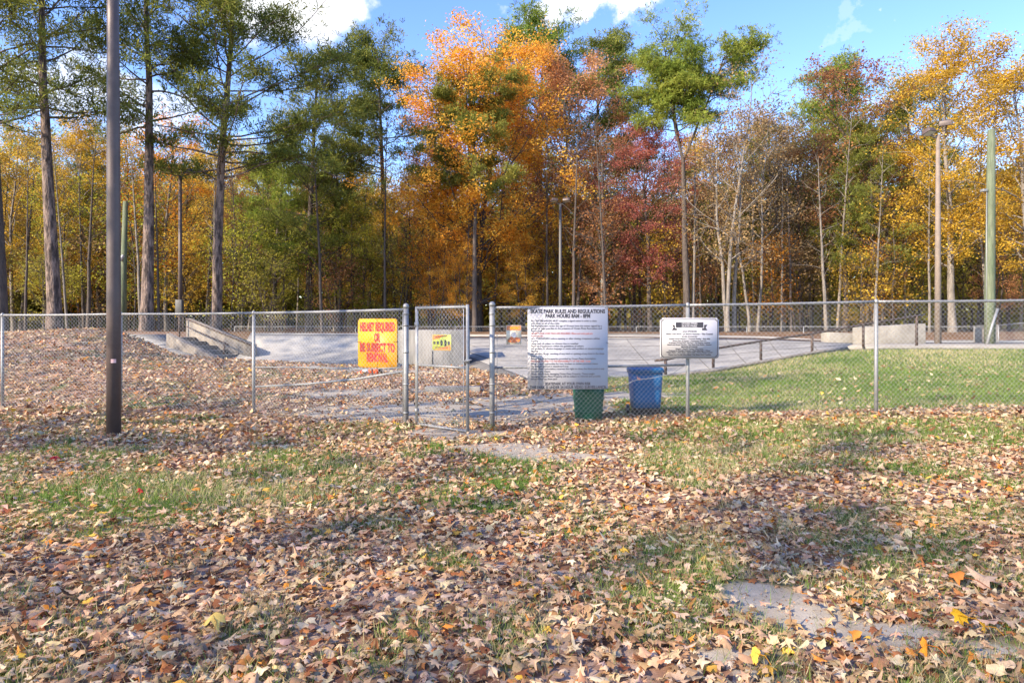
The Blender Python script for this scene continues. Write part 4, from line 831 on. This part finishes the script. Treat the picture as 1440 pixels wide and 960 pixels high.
def pine(seed, Ht=20, cb=.55, rad=3.2, nl=26, r0=.36, tufts=1700, lean=(0, 0), nlen=.25, top_flat=.3, kneed=11, skew=0.0, droop=0.0, fork=0, pad=.42):
    rg = np.random.default_rng(seed); tk, lb, cr = MB(), MB(), MB(); pads = []
    tp = bend((0, 0, 0), (lean[0], lean[1], 1), Ht * .97, 14, rg, up=.03, wob=.022); u = np.linspace(0, 1, 15); rt = r0 * (1 - u * .82) ; rt[0] *= 1.25; tp[0, 2] -= .5
    stems_ = [(tp, rt, cb)]
    if fork:
        f0 = int(14 * fork); tk.tube(tp[:f0 + 2], rt[:f0 + 2], 12, cap=False); stems_ = []
        for a_ in (-1, 1, .2):
            b_ = bend(tp[f0 + (1 if abs(a_) == 1 else 0)], (a_ * .42, rg.uniform(-.2, .2), 1), Ht * (1 - fork) * rg.uniform(.88, 1.0), 8, rg, up=.07, wob=.05); rb = np.linspace(rt[f0] * .75, .04, 9); tk.tube(b_, rb, 8, cap=False); stems_.append((b_, rb, .48))
    else: tk.tube(tp, rt, 12, cap=False)
    for (tp_, rt_, cb_) in stems_:
        m = len(tp_) - 1; nn = nl // len(stems_)
        for i in range(nn):
            tq = (i + rg.uniform(0, 1)) / nn; q = min(.985, cb_ + (1 - cb_) * tq); f = q * m; i0 = int(f); p = tp_[i0] * (1 - f + i0) + tp_[min(i0 + 1, m)] * (f - i0)
            az = rg.uniform(0, 2 * pi); env = rad * (1 - tq ** 2.2 * (1 - top_flat)) * rg.uniform(.55, 1.1) * (1 + skew * cos(az)); el = rg.uniform(-.05, .45) + tq * .5 - droop
            if len(stems_) > 1: env *= .62
            lp = bend(p, (cos(az) * cos(el), sin(az) * cos(el), sin(el)), env, 6, rg, up=.035 - droop * .1, wob=.11); lb.tube(lp, np.linspace(max(.035, r0 * .2 * (1 - tq * .5)), .014, 7), 5, cap=False)
            for j in range(7):
                k_ = rg.integers(2, 7); az2 = az + rg.uniform(-1.3, 1.3); el2 = rg.uniform(-.1, .6); sp_ = bend(lp[k_], (cos(az2) * cos(el2), sin(az2) * cos(el2), sin(el2)), rg.uniform(.35, .95), 3, rg, up=.05, wob=.15)
                lb.tube(sp_, [.016, .012, .008, .005], 3, cap=False); pads.append(sp_[-1]); pads.append(sp_[2])
    pads = np.array(pads); w_ = rg.gamma(2.2, 1, len(pads)); n = tufts; idx = rg.choice(len(pads), n, p=w_ / w_.sum())
    c_ = pads[idx] + rg.normal(0, 1, (n, 3)) * np.array([pad, pad, pad * .42]) * .8
    K = kneed; dr = rg.normal(0, 1, (n, K, 3)); dr[..., 2] += .55; dr /= np.linalg.norm(dr, axis=-1)[..., None]
    sd_ = np.cross(dr, rg.normal(0, 1, (n, K, 3))); sd_ /= np.linalg.norm(sd_, axis=-1)[..., None]; wd = .046; ln = nlen * rg.uniform(.7, 1.2, (n, K, 1))
    base = c_[:, None] + 0 * dr
    V = np.stack([base, base + dr * ln + sd_ * wd * .6, base + dr * ln - sd_ * wd * .6], 2).reshape(-1, 3)
    zz = (c_[:, 2] - c_[:, 2].min()) / np.ptp(c_[:, 2]); hue = np.clip(.15 + .5 * rg.beta(1.5, 1.8, len(pads))[idx] + .25 * rg.uniform(0, 1, n), 0, 1)
    C = np.repeat(np.c_[hue, rg.uniform(0, 1, n), np.zeros(n), np.ones(n)], K * 3, 0)
    cr.add(V, np.arange(n * K * 3).reshape(-1, 3), C); return tk, lb, cr

def protos(tri): return [k_.build('trunk' if i == 0 else ('branches' if i == 1 else 'crown')) for i, k_ in enumerate(tri)]
DATA = {}; TOPS = {}
def mk(key, tri):
    TOPS[key] = float(np.percentile(np.concatenate(tri[2].v)[:, 2], 99.3))
    obs = protos(tri); DATA[key] = [o.data for o in obs]
    for o in obs: bpy.data.objects.remove(o)
def tree(name, key, px, d, label, bark, leaf, scale=1.0, rz=0.0, group=None, cat='tree', x=None, sz=None):
    x_ = X(px, d) if x is None else x; z_ = H(x_, d, False) - .05
    r = thing(name, label, cat, (x_, d, z_), rz, group); r.scale = (scale, scale, scale * (sz or 1))
    for i, (nm, me) in enumerate(zip(('trunk', 'branches', 'crown'), DATA[key])):
        o = bpy.data.objects.new(nm, me); COL.objects.link(o); o.parent = r
        if not me.materials: me.materials.append(None)
        o.material_slots[0].link = 'OBJECT'; o.material_slots[0].material = (M[bark] if i < 2 else FM[leaf])
        if i < 2: me.polygons.foreach_set('use_smooth', np.ones(len(me.polygons), dtype=bool))
    return r
def fit(key, py_top, d, base=.9): return (Z(py_top, d) - base) / TOPS[key]

mk('pineA', pine(1, 21, .50, 4.2, 34, .33, 1700, (.012, 0), pad=.55, kneed=8, nlen=.36))
mk('pineB', pine(2, 21, .50, 4.0, 34, .31, 1500, (.055, 0), pad=.55, kneed=8, nlen=.36))
mk('pineC', pine(3, 22, .38, 6.4, 64, .30, 5400, (.03, 0), skew=.2, droop=.06, pad=.58, kneed=8, nlen=.36))
mk('pineD', pine(4, 19, .22, 4.6, 54, .26, 2900, (.0, 0), droop=.08, pad=.52, kneed=8, nlen=.36))
mk('pineE', pine(5, 20, .56, 4.0, 38, .26, 3300, (0, 0), top_flat=.5, pad=.50, kneed=8, nlen=.34))
mk('pineF', pine(6, 18.3, .52, 4.6, 26, .19, 4000, (-.04, 0), top_flat=.6, pad=.42, kneed=9))
mk('pineG', pine(7, 19.8, .72, 5.2, 60, .27, 6800, (0, 0), fork=.60, top_flat=.95, pad=.52, kneed=9))
mk('decA', deciduous(11, 20, .10, 7.4, 66, 80000, .14, .26, stems=3, fill=.42))
mk('decB', deciduous(12, 18, .22, 4.8, 34, 29000, .125, .22))
mk('decC', deciduous(13, 17, .18, 4.4, 30, 11500, .14, .15))
mk('decD', deciduous(14, 17, .28, 3.8, 28, 8500, .14, .16))
mk('decE', deciduous(15, 15, .14, 4.2, 30, 10000, .14, .13, stems=2))
mk('bareA', deciduous(16, 17, .25, 3.0, 33, 4500, .14, .16, stems=3, fill=.5))
mk('bareB', deciduous(17, 16, .30, 2.8, 28, 4500, .14, .13, stems=2, fill=.5))
mk('bushA', deciduous(18, 6.0, .12, 2.3, 22, 2600, .13, .04, stems=2, fill=.40))
mk('bushB', deciduous(19, 7.5, .14, 2.0, 20, 2400, .13, .04, stems=1, fill=.40))
mk('shadeA', deciduous(31, 19, .22, 5.5, 24, 1500, .30, .28))

# front trees, each its own
tree('pine_tree', 'pineA', 0, 31, 'pine trunk cut by the left edge of the picture, rusty foliage', 'darkbark', 'pine', .92, 1.0)
tree('pine_tree', 'pineA', 77, 33, 'tall straight pine with sparse crown left of the near dark pole', 'pinebark', 'pine', 1.0, 2.2)
tree('pine_tree', 'pineB', 205, 36, 'tall pine leaning right, just right of the near dark pole', 'pinebark', 'pine', 1.05, .0)
tree('pine_tree', 'pineC', 303, 38, 'broad dark pine standing behind the concrete stairs', 'pinebark', 'pine', 1.0, .0)
tree('pine_tree', 'pineD', 435, 47, 'dark green pine foliaged low, left of the yellow sign', 'darkbark', 'pine', 1.0, .4)
tree('pine_tree', 'pineE', 541, 53, 'pine with high round crown left of the big orange maple', 'darkbark', 'pine', fit('pineE', 48, 53), 1.0)
tree('pine_tree', 'pineF', 668, 42, 'dark green pine growing in front of the big orange maple', 'darkbark', 'pine', fit('pineF', 78, 42), .0)
tree('maple_tree', 'decA', 670, 46, 'huge orange and yellow maple at the centre of the tree line', 'darkbark', 'flame', fit('decA', 44, 46), .6)
tree('maple_tree', 'decB', 778, 50, 'peach coloured maple just right of the big orange maple', 'greybark', 'peach', fit('decB', 75, 50), .0)
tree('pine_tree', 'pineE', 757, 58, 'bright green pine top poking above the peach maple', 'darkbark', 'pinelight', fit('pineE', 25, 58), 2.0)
tree('pine_tree', 'pineE', 835, 56, 'pine with ragged green crown right of the peach maple', 'darkbark', 'pine', fit('pineE', 45, 56), 4.0)
tree('maple_tree', 'decC', 855, 47, 'rust red tree behind the rules board', 'greybark', 'rust', fit('decC', 185, 47), 1.0)
tree('maple_tree', 'decB', 915, 45, 'crimson maple just left of the umbrella shaped pine', 'darkbark', 'red', fit('decB', 170, 45), 2.0)
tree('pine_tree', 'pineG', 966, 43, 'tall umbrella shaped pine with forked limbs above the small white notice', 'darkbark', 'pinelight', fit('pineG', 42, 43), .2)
tree('bare_tree', 'bareA', 1030, 41, 'pale grey many-stemmed tree nearly bare, right of the umbrella pine', 'greybark', 'tan', fit('bareA', 100, 41), .0)
tree('bare_tree', 'bareB', 1058, 44, 'thin grey tree with a few tan leaves beside the many-stemmed one', 'greybark', 'tan', fit('bareB', 150, 44), 1.0)
tree('oak_tree', 'decD', 1100, 50, 'tan leaved oak behind the pale bare trees', 'greybark', 'tan', fit('decD', 150, 50), 2.0)
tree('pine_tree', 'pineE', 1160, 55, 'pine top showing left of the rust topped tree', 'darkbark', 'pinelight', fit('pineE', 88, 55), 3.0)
tree('oak_tree', 'decD', 1188, 46, 'tall tree with rust red top above the low ledge', 'darkbark', 'rust', fit('decD', 68, 46), .7)
tree('pine_tree', 'pineD', 1227, 44, 'slender green pine right of the rust topped tree', 'darkbark', 'pine', fit('pineD', 165, 44), 2.5)
tree('pine_tree', 'pineE', 1285, 56, 'dark pine behind the gold tree at right', 'darkbark', 'pine', fit('pineE', 105, 56), 5.0)
tree('poplar_tree', 'decB', 1340, 42, 'tall golden yellow tree behind the tan light pole', 'greybark', 'gold', fit('decB', 38, 42), 1.5)
tree('poplar_tree', 'decB', 1452, 40, 'golden tree at the right edge of the picture', 'greybark', 'gold', fit('decB', 75, 40), 3.3)
tree('maple_tree', 'decE', 1400, 45, 'reddish orange low tree behind the thick wooden pole', 'darkbark', 'peach', fit('decE', 270, 45), .0)
tree('maple_tree', 'decE', 615, 44, 'low flame orange maple spreading under the big orange maple', 'darkbark', 'flame', fit('decE', 310, 44), 1.0)
tree('maple_tree', 'decE', 648, 43, 'low glowing orange maple right behind the gate leaf', 'darkbark', 'flame', fit('decE', 335, 43), 4.0)
tree('maple_tree', 'decE', 735, 44.5, 'low golden orange maple behind the rules board heading', 'darkbark', 'flame', fit('decE', 330, 44), 2.6)
tree('maple_tree', 'decE', 560, 50, 'golden maple left of the big orange maple', 'darkbark', 'gold', fit('decE', 235, 50), 2.0)
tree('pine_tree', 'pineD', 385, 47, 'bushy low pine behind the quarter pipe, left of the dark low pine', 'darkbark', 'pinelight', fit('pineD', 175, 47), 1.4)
tree('pine_tree', 'pineD', 478, 50, 'bushy green pine behind the left edge of the yellow sign', 'darkbark', 'pine', fit('pineD', 190, 50), 3.4)
tree('pine_tree', 'pineD', 140, 52, 'low green pine glimpsed behind the near dark pole', 'darkbark', 'pine', fit('pineD', 215, 52), 5.0)
tree('pine_tree', 'pineD', 1075, 53, 'dark green pine hidden among the pale bare trees', 'darkbark', 'pine', fit('pineD', 170, 53), 2.0)
# second row
G2 = 'second row of woodland trees'
sec = [(20, 50, 165, 'decC', 'gold', 'gold leaved tree at far left behind the edge pine'), (75, 46, 235, 'decE', 'lime', 'yellow-green tree behind the tall straight pine'), (120, 48, 160, 'decB', 'gold', 'gold tree filling the gap left of the near dark pole'),
       (175, 52, 190, 'decC', 'gold', 'gold tree directly behind the left wooden pole'), (235, 48, 165, 'decD', 'orange', 'orange tree behind the thin dark light pole'), (265, 54, 200, 'decC', 'gold', 'gold tree between the leaning pine and the broad pine'),
       (345, 50, 235, 'decE', 'rust', 'rust tree seen beside the broad dark pine trunk'), (380, 53, 215, 'decC', 'lime', 'yellow-green tree right of the broad dark pine'), (470, 52, 205, 'decC', 'lime', 'yellow-green tree between the low pine and the round crowned pine'),
       (505, 48, 290, 'decE', 'lime', 'yellow-green tree above the yellow sign'), (735, 54, 110, 'decC', 'orange', 'orange tree showing between the two maples'), (800, 48, 225, 'decE', 'gold', 'golden low tree beside the slim grey light pole'), (870, 54, 205, 'decD', 'olive', 'olive tree behind the rust red tree'),
       (1000, 52, 200, 'decD', 'peach', 'peach tree behind the umbrella pine trunk'), (1055, 55, 150, 'decC', 'tan', 'tan tree behind the pale grey stems'), (1130, 49, 180, 'decC', 'tan', 'tan tree left of the rust topped tree'), (1165, 52, 160, 'decB', 'olive', 'olive tree behind the slender pine'),
       (1255, 50, 190, 'decD', 'rust', 'rust brown tree between slender pine and gold tree'), (1290, 48, 255, 'decE', 'olive', 'olive tree low behind the tan light pole'), (1385, 52, 130, 'decC', 'gold', 'gold tree between the two golden trees at right'), (1240, 44, 330, 'bushB', 'orange', 'orange sapling above the tall pale ledge'),
       (940, 50, 250, 'decE', 'rust', 'rust tree low behind the crimson maple'), (-60, 45, 180, 'decB', 'gold', 'gold tree just outside the left edge'), (1500, 48, 150, 'decB', 'rust', 'rust tree just outside the right edge')]
for i, (px, d, tp_, ky, lf_, lab) in enumerate(sec):
    tree({'olive': 'oak_tree', 'tan': 'oak_tree', 'rust': 'oak_tree'}.get(lf_, 'maple_tree'), ky, px, d, lab, 'darkbark' if i % 2 else 'greybark', lf_, fit(ky, tp_, d), i * 1.3, G2)
# understory
LM = [(-60, 'the edge pine'), (0, 'the pine cut by the left edge'), (40, 'the far end of the left fence'), (77, 'the tall straight pine'), (120, 'the space before the near dark pole'), (160, 'the near dark pole'), (205, 'the leaning pine'), (253, 'the thin dark light pole'), (303, 'the broad dark pine'), (357, 'the fence post by the stairs'),
      (400, 'the quarter pipe'), (435, 'the low foliaged pine'), (490, 'the left side of the yellow sign'), (530, 'the yellow sign'), (575, 'the gate hinge post'), (621, 'the gate'), (668, 'the free edge of the gate'), (695, 'the right gate post'), (722, 'the small poster'), (757, 'the left part of the rules board'), (800, 'the middle of the rules board'),
      (840, 'the right part of the rules board'), (870, 'the gap between rules board and blue bin'), (908, 'the blue bin'), (945, 'the left half of the small notice'), (990, 'the right half of the small notice'), (1035, 'the pale bare trees'), (1070, 'the second rail post'), (1105, 'the middle of the grind rail'), (1142, 'the third rail post'), (1185, 'the low ledge'),
      (1232, 'the right fence post'), (1265, 'the tall ledge'), (1300, 'the top of the grind rail'), (1335, 'the tan light pole'), (1365, 'the gap between the two right poles'), (1400, 'the thick wooden pole'), (1440, 'the right picture edge'), (1500, 'the ground beyond the right edge')]
used_lab = set()
def whereis(px, used_lab=used_lab):
    q = sorted(LM, key=lambda l: abs(l[0] - px))
    for l in q[:3]:
        for w in ('behind', 'just left of' if px < l[0] else 'just right of', 'deeper behind'):
            t_ = w + ' ' + l[1]
            if t_ not in used_lab: used_lab.add(t_); return t_
    return 'near ' + q[0][1]
un = ['lime', 'gold', 'olive', 'lime', 'orange', 'olive', 'lime', 'rust', 'gold', 'olive', 'lime', 'tan']
for i in range(38):
    px = -60 + i * 41 + random.uniform(-14, 14); d = random.uniform(42.5, 50); c_ = un[(i * 7) % 12]
    if 780 < px < 960: c_ = random.choice(['red', 'orange', 'rust', 'gold'])
    if 560 < px < 720: c_ = random.choice(['orange', 'gold', 'lime'])
    word = {'lime': 'yellow-green', 'gold': 'golden', 'olive': 'olive green', 'orange': 'orange', 'rust': 'rust brown', 'tan': 'tan', 'red': 'red'}[c_]
    tree('sapling', 'bushA' if i % 2 else 'bushB', px, d, 'small %s understory sapling %s' % (word, whereis(px)), 'darkbark', c_, random.uniform(.7, 1.15), i * 1.1, 'understory saplings, %s' % word)
# deeper woods
used_deep = set(); used_trunk = set()
for i in range(84):
    row = i % 4; d = 58 + row * 8 + random.uniform(-3, 3); px = -120 + (i // 4) * 82 + row * 20 + random.uniform(-16, 16)
    c_ = random.choice(['gold', 'olive', 'gold', 'lime', 'olive', 'lime', 'tan', 'peach', 'gold']); ky = random.choice(['decC', 'decD', 'decB', 'decE'])
    lim = 205 if px > 250 else 190
    word = {'lime': 'yellow-green', 'gold': 'golden', 'olive': 'olive green', 'orange': 'orange', 'rust': 'rust brown', 'tan': 'tan', 'peach': 'peach'}[c_]
    tree('woodland_tree', ky, px, d, '%s woodland tree %s' % (word, whereis(px, used_deep)), 'darkbark', c_, fit(ky, lim + random.uniform(-15, 70), d), i * .9, 'deep woodland trees, %s' % word)
# bare thin trunks in the woods
tm_ = MB(); tm_.tube(bend((0, 0, -.4), (0, 0, 1), 13.5, 8, np.random.default_rng(3), wob=.014), np.linspace(.12, .012, 9), 8, cap=False)
rg = np.random.default_rng(5)
tp0 = tm_.v[0].reshape(-1, 8, 3).mean(1)
for k_ in range(22):
    zq = 4 + k_ * .4; f = (zq + .4) / 13.5 * 8; i0 = min(7, int(f)); pq = tp0[i0] + (tp0[i0 + 1] - tp0[i0]) * (f - i0)
    bq = bend(pq, (cos(k_ * 2.2), sin(k_ * 2.2), 1.0), rg.uniform(1.0, 2.2), 4, rg, wob=.18); tm_.tube(bq, np.linspace(.022, .004, 5), 4, cap=False)
    for q_ in (2, 3): tm_.tube(bend(bq[q_], rg.normal(0, 1, 3) + [0, 0, .8], .7, 3, rg, wob=.2), np.linspace(.010, .003, 4), 3, cap=False)
o0 = tm_.build('tree_trunk', M['darkbark'], smooth=True); tme = o0.data; bpy.data.objects.remove(o0)
for i in range(70):
    d = random.uniform(40.5, 54); px = -20 + i * 21.5 + random.uniform(-9, 9); x_ = X(px, d)
    o = bpy.data.objects.new('tree_trunk', tme); COL.objects.link(o); o.location = (x_, d, H(x_, d, False)); o.rotation_euler = (random.uniform(-.03, .03), random.uniform(-.04, .04), i); q = random.uniform(.6, 1.15); o.scale = (q, q, random.uniform(.8, 1.1))
    pale = (i % 5 == 0 and not 540 < px < 760) or (px > 940 and i % 2 == 0); o.material_slots[0].link = 'OBJECT'; o.material_slots[0].material = M['greybark' if pale else 'darkbark']
    tag(o, ('thin pale grey' if pale else 'thin dark') + ' bare trunk ' + whereis(px, used_trunk), 'tree', 'thin trunks in the woods, ' + ('pale' if pale else 'dark'))
# far woods as one mass
rg = np.random.default_rng(9); n = 110000; a = rg.uniform(-1.0, 1.0, n); rr_ = rg.uniform(92, 112, n); x = np.sin(a) * rr_; y = np.cos(a) * rr_
z = .5 + rg.uniform(0, 1, n) ** 1.2 * (14 + 7 * vnoise(x + 500, y + 500, 9, 4))
V, Fc, C = leaf_quads(np.c_[x, y, z], .95, rg, flat=0, hue=vnoise(x + 300, z + 300, 3.5, 6) * .6 + rg.uniform(0, .4, n)); k = MB(); k.add(V, Fc, C)
o = k.build('far_woods', FM['olive'], kind='stuff'); tag(o, 'distant olive woods closing the gaps behind the trees', 'woods')
# trees standing left of and behind the viewer, outside the frame, that shade the lawn
sh = [(-24, -3, 1.0), (-31, 3, 1.05), (-33, -10, 1.0), (-26, -14, 1.0), (-21, -20, 1.0), (-30, -24, 1.05)]
for i, (x_, y_, q) in enumerate(sh):
    tree('shade_tree', 'shadeA', 0, y_, 'thinly leaved tree standing off to the left of the lawn', 'greybark', 'gold', q, i * 1.7, 'trees left of the lawn', x=x_)
